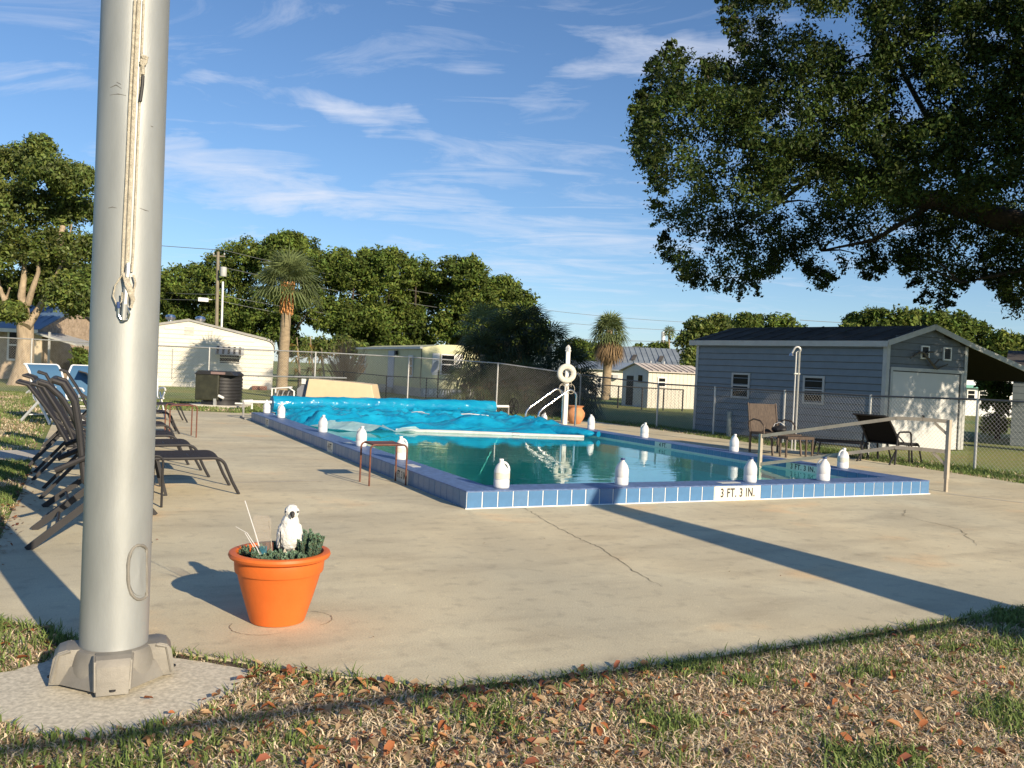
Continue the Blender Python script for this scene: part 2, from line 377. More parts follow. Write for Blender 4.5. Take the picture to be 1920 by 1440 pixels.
# hairline crack and joint in the deck, as thin sunk-looking strips
def strip(name, pts, w, mt, z=.003, jit=.012, sub=10, seed=1):
    r_ = random.Random(seed); P = []
    for i in range(len(pts)-1):
        a, c = Vector(pts[i]), Vector(pts[i+1])
        for k in range(sub): P.append(a.lerp(c, k/sub) + Vector((r_.uniform(-jit, jit), r_.uniform(-jit, jit))))
    P.append(Vector(pts[-1])); b = MB(); V = []
    for i, p in enumerate(P):
        d = (P[min(i+1, len(P)-1)] - P[max(0, i-1)]).normalized(); nrm = Vector((-d.y, d.x)); ww = w*r_.uniform(.5, 1.2)*min(1, .35+3*(1-i/len(P)))
        V += [(p.x+nrm.x*ww/2, p.y+nrm.y*ww/2, z), (p.x-nrm.x*ww/2, p.y-nrm.y*ww/2, z)]
    b.add(V, [(2*i, 2*i+1, 2*i+3, 2*i+2) for i in range(len(P)-1)])
    return tag(b.build(name, mt), kind='structure')
m_crack = mat('crack_dirt', (.10,.08,.06), .95, bump=0); m_joint = mat('joint_mortar', (.62,.58,.50), .9, scale=20, var=.1)
strip('deck_crack', [(.56,-.05),(.50,-.4),(.38,-1.0),(.32,-1.5),(.30,-1.78),(.12,-2.5),(.05,-2.9)], .006, m_crack)
strip('deck_crack', [(4.6,-.9),(4.2,-1.2),(4.1,-1.9),(3.5,-2.5)], .006, m_crack, jit=.02, seed=4)
strip('deck_joint', [(6.4,-.03),(6.9,-1.3),(7.4,-3.6)], .035, m_joint, jit=.004, seed=2)
strip('deck_joint', [(-.4,1.95),(-1.0,2.0),(-1.9,1.95)], .02, m_joint, jit=.006, seed=3)

def arcstain(c, r_, a0, a1, w):
    strip('pot_ring_stain', [(c[0]+r_*math.cos(R(a)), c[1]+r_*math.sin(R(a))) for a in range(a0, a1, 12)], w, mat('ring_stain', (.26,.19,.12), .9, bump=0), jit=.003, sub=3, seed=int(r_*100))
arcstain((-2.12,-2.93), .135, -70, 95, .004); arcstain((-2.33,-2.98), .15, 150, 300, .0035)
# pool basin
b = MB(); i0, i1, j0, j1 = CW, PW-CW, CW, PL-CW
b.add([(i0,j0,-1.0),(i1,j0,-1.0),(i1,j1,-1.4),(i0,j1,-1.4),(i0,j0,.05),(i1,j0,.05),(i1,j1,.05),(i0,j1,.05)],
      [(0,1,2,3),(0,4,5,1),(1,5,6,2),(2,6,7,3),(3,7,4,0)])
tag(b.build('pool_basin', m_plaster, fixn=False), kind='structure')
for k, (r_, z) in enumerate(((1.45,-.52),(1.05,-.30),(.66,-.10))):     # rounded entry steps
    b = MB(); pts = [(i1-.002, j0+1.55+r_), (i1-.002, j0+1.55-r_)] + [(i1 - r_*math.sin(R(a)), j0+1.55 - r_*math.cos(R(a))) for a in range(8, 180, 8)]
    b.poly([(x, max(y, j0+.003)) for x, y in pts], -1.0, z); tag(b.build('pool_step', m_plaster), kind='structure')
# raised pool kerb with its tiles
kerb = MB()
g = .001
for x0, x1, y0, y1 in ((g,PW-g,g,CW-g),(g,PW-g,PL-CW+g,PL-g),(g,CW-g,CW-g,PL-CW+g),(PW-CW+g,PW-g,CW-g,PL-CW+g)): kerb.box(x0,x1,y0,y1,-.08,TOP-.012)
kerb = tag(kerb.build('pool_kerb', m_grout, fixn=False), kind='structure')
b = MB(); OV = .004
o = [(-OV,-OV),(PW+OV,-OV),(PW+OV,PL+OV),(-OV,PL+OV)]; h = [(CW+OV,CW+OV),(PW-CW-OV,CW+OV),(PW-CW-OV,PL-CW-OV),(CW+OV,PL-CW-OV)]
o2 = [(x+(.008 if x < 1 else -.008), y+(.008 if y < 1 else -.008)) for x, y in o]; h2 = [(x-(.008 if x < 1 else -.008), y-(.008 if y < 1 else -.008)) for x, y in h]
vs = [(x,y,TOP-.012) for x,y in o]+[(x,y,TOP-.004) for x,y in o]+[(x,y,TOP) for x,y in o2]+[(x,y,TOP) for x,y in h2]+[(x,y,TOP-.006) for x,y in h]+[(x,y,TOP-.012) for x,y in h]
fs = []
for ring in range(5):
    for i in range(4): fs.append((ring*4+i, ring*4+(i+1) % 4, (ring+1)*4+(i+1) % 4, (ring+1)*4+i))
b.add(vs, fs); b.build('coping_top', m_ctop, kerb)
tw = PW/39
def tile_mesh(w, h, t=.0045, nm='tile', mt=m_tile):
    b = MB(); b.box(-w/2, w/2, -t, 0, -h/2, h/2); return b.mesh(nm, mt, bevel=.003)
def text_mesh(s, h, cond=.75, ext=.0012, mt=m_black, bold=.012):
    c = bpy.data.curves.new('lettering', 'FONT'); c.body = s; c.size = h*1.42; c.extrude = ext; c.offset = bold*h*2.2; c.align_x = 'CENTER'; c.align_y = 'CENTER'; c.space_character = 1.12
    ob = bpy.data.objects.new('tmp', c); COL.objects.link(ob); dg = bpy.context.evaluated_depsgraph_get()
    me = bpy.data.meshes.new_from_object(ob.evaluated_get(dg)); bpy.data.objects.remove(ob); me.materials.clear(); me.materials.append(mt)
    for v in me.vertices: v.co.x *= cond
    return me
tf = [tile_mesh(tw-.010, .148), tile_mesh(tw-.010, .148, mt=m_tile2)]
zc = .155/2
ua, ub = on_v(1337, 0, .08).x, on_v(1425, 0, .08).x
markF = (round(ua/tw), round(ub/tw))
def marker(x, y, rz, w, h, s, z=zc, th=.1, cond=.75):
    o = link('depth_marker', tile_mesh(w, h, nm='depth_marker', mt=m_marker), kerb, (x, y, z), rz)
    t = link('lettering', text_mesh(s, th, cond), o, (0, -.0050, 0)); t.rotation_euler = (R(90), 0, 0); return o
for k in range(39):
    if markF[0] <= k < markF[1]: continue
    link('tile', tf[k % 5 == 3], kerb, (tw*(k+.5), .001+random.uniform(-.0012,.0008), zc), 0)
mw = (markF[1]-markF[0])*tw
marker((markF[0]+markF[1])*tw/2, 0, 0, mw-.006, .150, '3 FT. 3 IN.', th=.092, cond=.72)
n = 72; tl = PL/n
vL = lambda px: on_u(px, 0, .08).y
mk = [(vL(770), vL(733), '3 FT. 3 IN.'), (vL(622), vL(608), '4 FT.'), (vL(505), vL(498), '5 FT.')]
occ = []
for a, c, s in mk:
    k0 = round(a/tl); k1 = max(k0+2, round(c/tl)) if '3' in s else k0+2
    if '3' in s: k1 = k0 + 3
    occ.append((k0, k1)); marker(0, (k0+k1)*tl/2, R(-90), (k1-k0)*tl-.006, .150, s, th=.078 if '3' in s else .09, cond=.65 if '3' in s else .75)
ts = [tile_mesh(tl-.006, .150), tile_mesh(tl-.006, .150, mt=m_tile2)]
for k in range(n):
    if any(a <= k < c for a, c in occ): continue
    link('tile', ts[k % 4 == 1], kerb, (.001+random.uniform(-.001,.0008), tl*(k+.5), zc), R(-90))
# inner face of the far-side kerb wall (above the water)
ti = tile_mesh(tl-.006, .075, mt=m_tile); 
vr = lambda px: on_u(px, PW-CW, .12, 850).y
occ2 = []
for a, c, s in [(vr(1538), vr(1458), '3 FT. 3 IN.'), (vr(1260), vr(1236), '4 FT.')]:
    k0 = round(a/tl); k1 = k0 + (4 if '3' in s else 3); occ2.append((k0, k1))
    marker(PW-CW-.001, (k0+k1)*tl/2, R(-90), (k1-k0)*tl-.006, .100, s, z=.108, th=.070, cond=.92)
for k in range(3, n-2):
    if any(a <= k < c for a, c in occ2): continue
    link('tile', ti, kerb, (PW-CW, tl*(k+.5), .118), R(-90))
b = MB(); b.box(PW-CW-.003, PW-CW+.02, CW+.01, PL-CW, -.2, .078); b.box(CW-.02, CW+.003, CW+.01, PL-CW, -.2, .12); b.build('waterline_band', m_marker, kerb)
b = MB(); b.box(-.012, PW+.012, -.014, -.004, -.003, .009); b.box(PW+.004, PW+.014, -.004, PL, -.003, .009); b.build('base_grout', m_grout, kerb)
# flush depth plates on top of the kerb
for (px, py) in ((1362,904),(637,831),(785,873)):
    p = gp(px, py, TOP); rz = 0 if px > 1000 else R(-90)
    p.x = .17 if px < 1000 else p.x; p.y = .17 if px > 1000 else p.y
    b = MB(); b.box(-.13, .13, -.05, .05, 0, .003); b.build('depth_plate', m_marker, kerb, bevel=.001); o = [x for x in kerb.children][-1]
    o = KIDS(kerb)[-1]; o.location = (p.x, p.y, TOP-.001); o.rotation_euler[2] = rz
# water
mw_ = bpy.data.materials.new('pool_water'); mw_.use_nodes = True; t = mw_.node_tree; t.nodes.clear()
o = t.nodes.new('ShaderNodeOutputMaterial'); ms = t.nodes.new('ShaderNodeMixShader'); fr = t.nodes.new('ShaderNodeFresnel'); fr.inputs[0].default_value = 1.55
tr = t.nodes.new('ShaderNodeBsdfTransparent'); tr.inputs[0].default_value = (.46,.90,.87,1)
gl = t.nodes.new('ShaderNodeBsdfGlossy'); gl.inputs['Roughness'].default_value = .02; gl.inputs['Color'].default_value = (.95,1,1,1)
tcn = t.nodes.new('ShaderNodeTexCoord'); mp = t.nodes.new('ShaderNodeMapping'); mp.inputs['Rotation'].default_value = (0,0,-YAW); mp.inputs['Scale'].default_value = (1.0,2.2,1)
nz = t.nodes.new('ShaderNodeTexNoise'); nz.inputs['Scale'].default_value = 2.1; nz.inputs['Detail'].default_value = 3; nz.inputs['Distortion'].default_value = .6
bp = t.nodes.new('ShaderNodeBump'); bp.inputs['Strength'].default_value = .16; bp.inputs['Distance'].default_value = .012
t.links.new(tcn.outputs['Object'], mp.inputs[0]); t.links.new(mp.outputs[0], nz.inputs['Vector']); t.links.new(nz.outputs['Fac'], bp.inputs['Height'])
t.links.new(bp.outputs[0], gl.inputs['Normal']); t.links.new(bp.outputs[0], fr.inputs['Normal'])
geo = t.nodes.new('ShaderNodeNewGeometry'); mf = t.nodes.new('ShaderNodeMath'); mf.operation = 'MULTIPLY'; mi_ = t.nodes.new('ShaderNodeMath'); mi_.operation = 'SUBTRACT'; mi_.inputs[0].default_value = 1
t.links.new(geo.outputs['Backfacing'], mi_.inputs[1]); t.links.new(fr.outputs[0], mf.inputs[0]); t.links.new(mi_.outputs[0], mf.inputs[1]); t.links.new(mf.outputs[0], ms.inputs[0]); t.links.new(tr.outputs[0], ms.inputs[1]); t.links.new(gl.outputs[0], ms.inputs[2]); t.links.new(ms.outputs[0], o.inputs[0])
b = MB(); b.add([(CW+.0035,CW+.001,WAT),(PW-CW-.0035,CW+.001,WAT),(PW-CW-.0035,PL-CW-.001,WAT),(CW+.0035,PL-CW-.001,WAT)], [(0,1,2,3)])
tag(b.build('pool_water', mw_, fixn=False), kind='structure')
# ------------------------------------------------------------------ pool cover, reel, floating pipe
m_cover = mat('blue_cover_plastic', (.006,.26,.50), .2, scale=3, var=.25, bump=.8, bscale=2.0, col2=(.012,.39,.62), trans=.25, bdist=.07, spec=.7, stretch=(1,2.6,2))
m_coverpale = mat('silver_cover_back', (.30,.48,.50), .35, scale=4, var=.2, bump=.8, bscale=9, bdist=.02)
A_, B_ = Vector((-.1,11.72,.36)), Vector((6.5,12.5,.36)); ax = (B_-A_).normalized()
m_dgalv = mat('dull_galvanised', (.20,.20,.20), .6, metal=.2, bump=0)
reel = thing('cover_reel', 'white cover reel with a hand wheel at the far end of the pool', 'cover reel', ((A_.x+B_.x)/2, (A_.y+B_.y)/2, 0))
RL = Vector(reel.location)
MB().tube([A_-RL, B_-RL], .032, 12).build('axle', m_whitep, reel, smooth=True)
for P in (A_, B_):
    q = P - RL
    MB().bar((q.x, q.y, .0), (q.x, q.y, .36), .035).bar((q.x, q.y-.3, .02), (q.x, q.y+.3, .02), .04, .03).build('leg', m_dgalv, reel)
wc = B_ - RL + ax*.16
wh = MB(); wax = Vector((-ax.y, ax.x, 0))
wh.tube([wc + wax*(.21*math.cos(R(a))) + Vector((0,0,.21*math.sin(R(a)))) for a in range(0, 360, 20)], .014, 6, closed=True)
for a in (0, 60, 120): wh.bar(wc + wax*(.2*math.cos(R(a))) + Vector((0,0,.2*math.sin(R(a)))), wc - wax*(.2*math.cos(R(a))) - Vector((0,0,.2*math.sin(R(a)))), .015)
wh.tube([B_-RL, wc+ax*.03], .02, 8); wh.build('hand_wheel', m_dark, reel, smooth=True)
cover = thing('pool_cover', 'crumpled bright blue pool cover, part rolled on the reel and part heaped on the water', 'pool cover', (3, 10, 0))
CL = Vector(cover.location)
def fold(u, v):
    a = mnoise.noise(Vector((u*.9, v*2.6, 1.3))); c = mnoise.noise(Vector((u*2.3+v*1.1, v*5.5, 7.1))); e = mnoise.noise(Vector((u*5.5, v*9, 3.3)))
    f = mnoise.noise(Vector((u*1.1-v*1.8, v*.9+u*.6, 9.3)))
    return (1-abs(a)*2.6)*.062 + (1-abs(c)*2.4)*.034 + e*.014 + (1-abs(f)*2.6)*.045
# the roll
nr, ns = 90, 20; V = []; r0, r1 = A_ + ax*.60, A_ + ax*6.2
for i in range(nr+1):
    c = r0.lerp(r1, i/nr) + Vector((0,0,-.02))
    for j in range(ns):
        a = 2*math.pi*j/ns; rr = .160 + .022*mnoise.noise(Vector((i*.16, math.cos(a)*1.3, math.sin(a)*1.3))) + .012*mnoise.noise(Vector((i*.6, a*2, 4)))
        V.append(c + wax*(rr*math.cos(a)) + Vector((0,0,rr*math.sin(a))) - CL)
b = MB(); b.v = [tuple(v) for v in V]
b.f = [(i*ns+j, i*ns+(j+1) % ns, (i+1)*ns+(j+1) % ns, (i+1)*ns+j) for i in range(nr) for j in range(ns)] + [tuple(range(ns)), tuple(nr*ns+j for j in range(ns))]; b.mi = [0]*len(b.f)
b.build('cover_roll', m_cover, cover, smooth=60)
vf_u = [(.42,9.6),(.6,8.9),(.8,8.5),(1.1,8.2),(1.7,8.02),(2.1,8.0),(5.3,7.05),(5.74,7.35)]
def interp(x, P):
    for (a, fa), (c, fc) in zip(P, P[1:]):
        if x <= c: return fa + (fc-fa)*max(0, (x-a)/(c-a))
    return P[-1][1]
NU, NV = 150, 90; V = []
for i in range(NU+1):
    for j in range(NV+1):
        t_ = j/NV; s_ = i/NU
        u0 = .42 + s_*(5.74-.42); vfr = interp(u0, vf_u)
        vb = 11.60 + .70*s_; v = vfr + t_*(vb-vfr)
        u = u0 + (.2*(1-s_) + -.05*s_)*0 
        z = WAT + .02 + .07*min(1, t_*6) + fold(u0, v)*1.7*min(1, t_*7)*(1-.55*max(0,(t_-.75)/.25))
        back = max(0, (t_-.62)/.38); z += back**1.3*.0
        edge = min(1, min(s_, 1-s_)*14); z = WAT+.02 + (z-WAT-.02)*(.35+.65*edge)
        if v > 10.85: z = max(z, TOP+.02+.02*edge)
        z = min(z, .40 if v < 11.0 else .26)
        V.append((u, v, z))
b = MB(); b.v = [tuple(Vector(v)-CL) for v in V]; w_ = NV+1
b.f = [(i*w_+j, (i+1)*w_+j, (i+1)*w_+j+1, i*w_+j+1) for i in range(NU) for j in range(NV)]; b.mi = [0]*len(b.f)
b.build('loose_sheet', m_cover, cover, smooth=60)
# curled end of the cover drifting near the right-hand wall
V = []; n1_, n2_ = 26, 16
for i in range(n1_+1):
    f = i/n1_; c = Vector((4.75+.85*f, 8.2+(on_u(1122, 5.60, WAT, 815).y-8.2)*f, WAT+.085)); rr = .15*(math.sin(math.pi*min(1, .15+f*.9))**.35 if f < .98 else .5)
    d = Vector((.85,-1.2,0)).normalized(); nx = Vector((-d.y, d.x, 0))
    for j in range(n2_):
        a = 2*math.pi*j/n2_; r2 = rr*(1+.18*mnoise.noise(Vector((f*6, math.cos(a)*2, math.sin(a)*2))))
        V.append(c + nx*(r2*1.25*math.cos(a)) + Vector((0,0,r2*.75*math.sin(a))) - CL)
b = MB(); b.v = [tuple(v) for v in V]; b.f = [(i*n2_+j, i*n2_+(j+1) % n2_, (i+1)*n2_+(j+1) % n2_, (i+1)*n2_+j) for i in range(n1_) for j in range(n2_)] + [tuple(range(n2_)), tuple(n1_*n2_+j for j in range(n2_))]; b.mi = [0]*len(b.f)
b.build('curled_end', m_cover, cover, smooth=60)
# pale underside turned up at the near-left corner
for (pts, nm) in (([(.62,8.75,.10),(.95,8.0,.075),(1.45,7.72,.07),(1.75,8.0,.16),(1.3,8.35,.2),(.95,8.6,.2)], 'folded_corner'), ([(1.45,7.72,.07),(1.62,7.70,.17),(1.95,7.55,.075),(1.78,8.05,.17)], 'folded_corner'), ([(1.9,7.80,.07),(2.55,7.88,.075),(2.4,8.02,.15),(2.15,8.05,.13)], 'folded_corner')):
    bm = bmesh.new(); vs = [bm.verts.new(Vector(p)-CL) for p in pts]; bm.faces.new(vs)
    bmesh.ops.triangulate(bm, faces=bm.faces[:]); bmesh.ops.subdivide_edges(bm, edges=bm.edges[:], cuts=4, use_grid_fill=True)
    for v in bm.verts: v.co.z += .025*mnoise.noise(v.co*4)
    me = bpy.data.meshes.new(nm); bm.to_mesh(me); bm.free(); me.materials.append(m_coverpale); link(nm, me, cover)
for (a, c) in (((2.95,9.4,.34),(3.3,8.45,.22)), ((3.05,9.3,.34),(2.85,9.5,.33)), ((3.75,9.15,.33),(4.5,9.35,.3))):
    a, c = Vector(a)-CL, Vector(c)-CL
    MB().tube([a, a.lerp(c,.3)+Vector((.02,0,.02)), a.lerp(c,.6)+Vector((-.02,0,.015)), c], .008, 6).build('tie_cord', m_whitep, cover, smooth=True)
m_floatp = mat('dull_white_pipe', (.50,.52,.50), .4, scale=5, var=.15, bump=0)
fl = thing('floating_pipe', 'long white pipe floating along the front edge of the blue cover', 'pipe', (3.7, 7.5, 0)); FLc = Vector(fl.location)
P0, P1 = Vector((2.02,8.0,WAT+.02)), Vector((5.38,6.92,WAT+.02)); mid = P0.lerp(P1, .62)
MB().tube([P0-FLc, P0.lerp(mid,.5)-FLc+Vector((0,.02,.004)), mid-FLc], .034, 12).build('pipe_length', m_floatp, fl, smooth=True)
MB().tube([mid-FLc+(P1-P0)*.012, P1-FLc], .031, 12).build('pipe_length', m_floatp, fl, smooth=True)
MB().tube([mid-FLc-(P1-P0)*.008, mid-FLc+(P1-P0)*.03], .040, 12).build('coupling', m_galv, fl, smooth=True)

# ------------------------------------------------------------------ bleach jugs standing on the kerb
m_cap = mat('navy_cap', (.03,.06,.18), .4, bump=0); m_capw = mat('white_cap', (.8,.8,.8), .4, bump=0); m_lab = mat('faded_label', (.62,.60,.50), .6, scale=30, var=.15, bump=0)
def jug(label, x, y, z, rz, cap, faded=False, tall=1.0, box=False):
    t = thing('bleach_jug', label, 'jug', (x, y, z), rz, 'white jugs standing round the pool edge')
    b = MB(); n = 28
    prof = [(.066,0),(.073,.006),(.075,.018),(.075,.075),(.072,.080),(.075,.085),(.075,.155),(.072,.165),(.060,.195),(.040,.222),(.024,.236),(.021,.240),(.021,.254)]
    o = 0
    for r_, z_ in prof:
        for j in range(n):
            a = 2*math.pi*j/n; x_ = r_*math.cos(a); y_ = r_*math.sin(a)*.92
            if z_ > .16 and x_ > .02: x_ = .02 + (x_-.02)*max(.25, 1-(z_-.16)*9)     # hollow under the handle
            b.v.append((x_ - (max(0, z_-.16)*.12), y_, z_*tall))
    for i in range(len(prof)-1):
        for j in range(n): b.f.append((i*n+j, i*n+(j+1) % n, (i+1)*n+(j+1) % n, (i+1)*n+j))
    b.f.append(tuple(range(n))[::-1]); b.f.append(tuple((len(prof)-1)*n+j for j in range(n))); b.mi = [0]*len(b.f)
    b.build('jug_body', m_white, t, smooth=50)
    MB().tube([(.058,0,.140*tall),(.066,0,.17*tall),(.062,0,.196*tall),(.048,0,.222*tall),(.028,0,.238*tall),(.008,0,.242*tall)], [.013,.012,.011,.011,.012,.011], 10).build('jug_handle', m_white, t, smooth=True)
    MB().lathe([(.021,0),(.0225,.002),(.0225,.018),(.020,.021)], 18, (-.011, 0, .252*tall)).build('cap', m_cap if cap else m_capw, t, smooth=40)
    if faded: MB().lathe([(.0757,.09),(.0757,.145)], 28, sy_=.92, cap=False).build('sticker', m_lab, t, smooth=True)
    return t
cf = -YAW      # rotation about z that turns +x to the camera's right
js = [('farthest jug on the kerb left of the blue cover', (500, .26), cf+1.2, 0, 0), ('second farthest jug on the kerb, close to the rolled blue cover', (527, .27), cf+2.9, 0, 0),
      ('grey-shaded jug on the kerb where the crumpled cover meets it', (605, .26), cf+2.5, 0, 0), ('jug on the kerb just behind the small rusty table', (677, .22), cf+2.7, 0, 0),
      ('jug with a banded label seen between the legs of the rusty table', (752, .24), cf+.4, 0, 1)]
for lab, (px, u), rz, cp, fd in js:
    p = on_u(px, u, TOP); jug(lab, p.x, p.y, TOP, rz, cp, fd)
for lab, px, rz, cp, fd in [('faded label jug at the near left corner of the blue kerb', 940, cf+.2, 0, 1), ('jug with a dark cap in the middle of the front kerb', 1165, cf+1.75, 1, 0),
      ('jug with a blue cap above the painted 3 FT. 3 IN. marker', 1406, cf+1.9, 1, 0), ('jug with a navy cap on the front kerb under the tan handrail', 1543, cf+2.7, 1, 0)]:
    p = on_v(px, .17 if px > 1000 else .14, TOP); jug(lab, p.x, p.y, TOP, rz, cp, fd)
for lab, px, rz, cp, fd in [('jug partly hidden behind the lower bar of the tan handrail', 1580, cf+3.3, 0, 1), ('jug on the far kerb in front of the brown wicker chair', 1376, cf+2.1, 0, 0),
      ('jug on the far kerb mirrored in the open water', 1208, cf+2.8, 0, 0), ('square shouldered jug on the far kerb right of the clay urn', 1108, cf+.5, 0, 0)]:
    p = on_u(px, PW-.13, TOP); jug(lab, p.x, p.y, TOP, rz, cp, fd, tall=1.0 if px != 1108 else 1.1)
p = gp(1038, 786, 0); jug('jug on the deck seen through the pool grab rails', 7.0, 11.5, 0, cf+2.8, 0, 0)

# ------------------------------------------------------------------ grab rails, life ring post, urn, shower
gr = thing('grab_rails', 'pair of polished steel pool grab rails sloping down to the blue cover', 'pool rails', (6.3, 9.1, 0))
for k, (pxh, pxl) in enumerate(((1056, 986), (1080, 1010))):
    h = on_u(pxh, 6.32, .1, 790); l = on_u(pxl, 5.45, .4, 780)
    vv = (h.y+l.y)/2
    pts = [(6.32, vv, 0), (6.32, vv, .74)] + [tuple(q) for q in arc((6.17, vv, .76), .15, 0, 115, 6)]
    e = Vector(pts[-1]); lo_ = Vector((5.52, vv, .50)); pts += [tuple(e.lerp(lo_, .5)), tuple(lo_)] + [tuple(q) for q in ((5.44, vv, .42), (5.42, vv, .34), (5.42, vv, -.3))]
    MB().tube([Vector(q)-Vector(gr.location) for q in pts], .022, 12).build('rail', m_steel, gr, smooth=True)
    if k == 0: v0_ = vv
MB().tube([Vector((6.32, v0_, .12))-Vector(gr.location), Vector((6.32, vv, .12))-Vector(gr.location)], .016, 8).build('cross_bar', m_steel, gr, smooth=True)
lp = gp(1059, 790, 0); lp = Vector((7.55, 11.25, 0))
lpx = on_u(1059, 7.55, 0, 790); lp = Vector((7.55, lpx.y, 0))
post = thing('post', 'tall white wooden post with a pointed finial behind the pool', 'post', lp, cf+.12)
MB().box(-.05,.05,-.05,.05,0,1.80).build('shaft', m_whitep, post, bevel=.004)
MB().lathe([(.062,0),(.074,.012),(.074,.03),(.055,.045),(.066,.075),(.060,.10),(.035,.135),(.008,.165)], 4, (0,0,1.80)).build('finial', m_whitep, post)
o = KIDS(post)[-1]; o.rotation_euler[2] = R(45)*0
ring = thing('life_ring', 'off-white life ring hanging on the white post', 'life ring', (lp.x, lp.y, 1.26), cf+.12)
b = MB(); n_, k_ = 40, 14
for i in range(n_):
    a = 2*math.pi*i/n_
    for j in range(k_):
        c = 2*math.pi*j/k_; rr = .172 + .068*math.cos(c)*(1+.04*mnoise.noise(Vector((i*.7, j, 2)))); b.v.append((rr*math.cos(a)-.03, -.10 + .052*math.sin(c), rr*math.sin(a)))
b.f = [(i*k_+j, i*k_+(j+1) % k_, ((i+1) % n_)*k_+(j+1) % k_, ((i+1) % n_)*k_+j) for i in range(n_) for j in range(k_)]; b.mi = [0]*len(b.f)
m_ring = mat('weathered_white_foam', (.62,.60,.52), .8, scale=25, var=.2, bump=.5, bscale=60)
b.build('foam_ring', m_ring, ring, smooth=70)
MB().tube([(.115*math.cos(R(a))-.03, -.125, .115*math.sin(R(a))) for a in range(0, 360, 20)], .007, 6, closed=True).build('grab_line', m_rope, ring, smooth=True)
rc = thing('rope_coil', 'thin coil of rope hooked low on the white post', 'rope', (lp.x, lp.y, .88), cf+.12)
for k, (dx, r_) in enumerate(((-.10,.10),(.10,.09),(-.12,.075))):
    MB().tube([(dx + r_*math.cos(R(a)), -.07-.01*k, r_*1.3*math.sin(R(a))) for a in range(0, 360, 24)], .006, 6, closed=True).build('loop', m_rope, rc, smooth=True)
MB().tube([(.1,-.07,.05),(.11,-.06,.35)], .006, 6).build('rope_end', m_rope, rc)
up_ = on_u(1078, 8.0, 0, 790)
urn = thing('urn', 'round orange clay urn with a flared lip beside the white post', 'urn', (8.0, up_.y, 0))
MB().lathe([(.11,0),(.13,.01),(.19,.10),(.235,.20),(.24,.28),(.20,.35),(.165,.385),(.165,.41),(.20,.44),(.215,.455),(.20,.46),(.155,.44),(.15,.38),(.18,.3),(.0,.28)], 32, cap=False).build('urn_body', m_clay, urn, smooth=50)
MB().tube([(0,0,.25),(.02,0,.5),(.0,.01,.78)], .008, 6).build('stick', m_rust, urn)
sp = on_u(1490, 9.0, 0, 845)
shw = thing('shower', 'tall outdoor shower made of steel pipe in front of the blue shed', 'shower', (9.0, sp.y, 0))
print('shower at', tuple(sp))
MB().tube([(0,0,-.05),(0,0,1.86)]+[tuple(q) for q in arc((-.06,0,1.90), .06, 0, 150, 6, ax=(.9,-.44,0))]+[(-.14,.05,1.84)], .02, 10).build('riser_pipe', m_galv, shw, smooth=True)
MB().tube([(-.055,.025,-.05),(-.055,.025,1.86),(0,0,1.90)], .014, 8).build('supply_pipe', m_galv, shw, smooth=True)
MB().lathe([(.018,.05),(.03,.03),(.045,0)], 14, (-.15,.055,1.79)).build('shower_head', m_steel, shw, smooth=True)
MB().tube([(-.09,.02,1.45),(.03,0,1.45)], .018, 8).build('valve', m_galv, shw)

# ------------------------------------------------------------------ tan handrail
hp = on_v(1773, .12, 0, 922)
hr = thing('handrail', 'tan square-tube handrail reaching from the deck over the near right pool corner', 'handrail', (hp.x, hp.y, 0))
H0 = Vector((0,0,0)); e_u, e_v = PW-CW-.12-hp.x-.0, on_u(1425, PW-CW-.25, -.1, 877).y-hp.y
far = Vector((e_u-.15, e_v, 0)); dirh = far.normalized()
a1 = dirh*.42
MB().bar((0,0,-.02),(0,0,.34),.035,.035,(0,1,0)).build('post_sleeve', m_tan, hr)
MB().bar((0,0,.16),(0,0,.90),.045,.045,(0,1,0)).bar((.024,0,.16),(.024,0,.90),.012,.03,(0,1,0)).build('post', m_tan, hr)
for z0, z1, z2, nm in ((.88,.885,.50,'top_rail'), (.50,.505,.10,'lower_rail')):
    pts = [Vector((0,0,z0))+dirh*.02, Vector((0,0,z1))+dirh*.30, Vector((0,0,z1-.006))+dirh*.62, Vector((0,0,z2))+far]
    b = MB()
    for q, r_ in zip(pts, pts[1:]): b.bar(q, r_+(r_-q).normalized()*.008, .038, .045)
    b.build(nm, m_tan, hr)
    MB().bar(Vector((0,0,z0-.16))+dirh*.02, Vector((0,0,z0-.025))+dirh*.17, .03, .03).build('brace', m_tan, hr)
MB().bar(far+Vector((0,0,.06)), far+Vector((0,0,.53)), .045, .045, (0,1,0)).build('end_post', m_tan, hr)
MB().bar(far+Vector((0,0,-.9)), far+Vector((0,0,.06)), .03, .03, (0,1,0)).build('end_post', m_tan, hr)

# ------------------------------------------------------------------ flagpole
fpb = gp(207, 1268, 0); fpb = Vector((-2.99, -3.465, -.012))
topP = dp(255, 0, 3.42); 
lean = Vector((topP.x-fpb.x, topP.y-fpb.y, topP.z)); lean.normalize()
yawp = R(18)
fp = thing('flagpole', 'thick brushed aluminium flagpole on a four-lobed cast base', 'flagpole', fpb, 0)
RP = .1245
q = lean.to_track_quat('Z', 'Y').to_matrix().to_4x4()
b = MB(); n = 48
for z, r_ in ((.09,RP),(1.5,RP),(3.0,RP*.99),(9.5,RP*.62)):
    c = lean*z
    for j in range(n):
        a = 2*math.pi*j/n; b.v.append((c.x+r_*math.cos(a), c.y+r_*math.sin(a), c.z))
b.f = [(i*n+j, i*n+(j+1) % n, (i+1)*n+(j+1) % n, (i+1)*n+j) for i in range(3) for j in range(n)] + [tuple(3*n+j for j in range(n))]; b.mi = [0]*len(b.f)
b.build('pole_shaft', m_alu, fp, smooth=50)
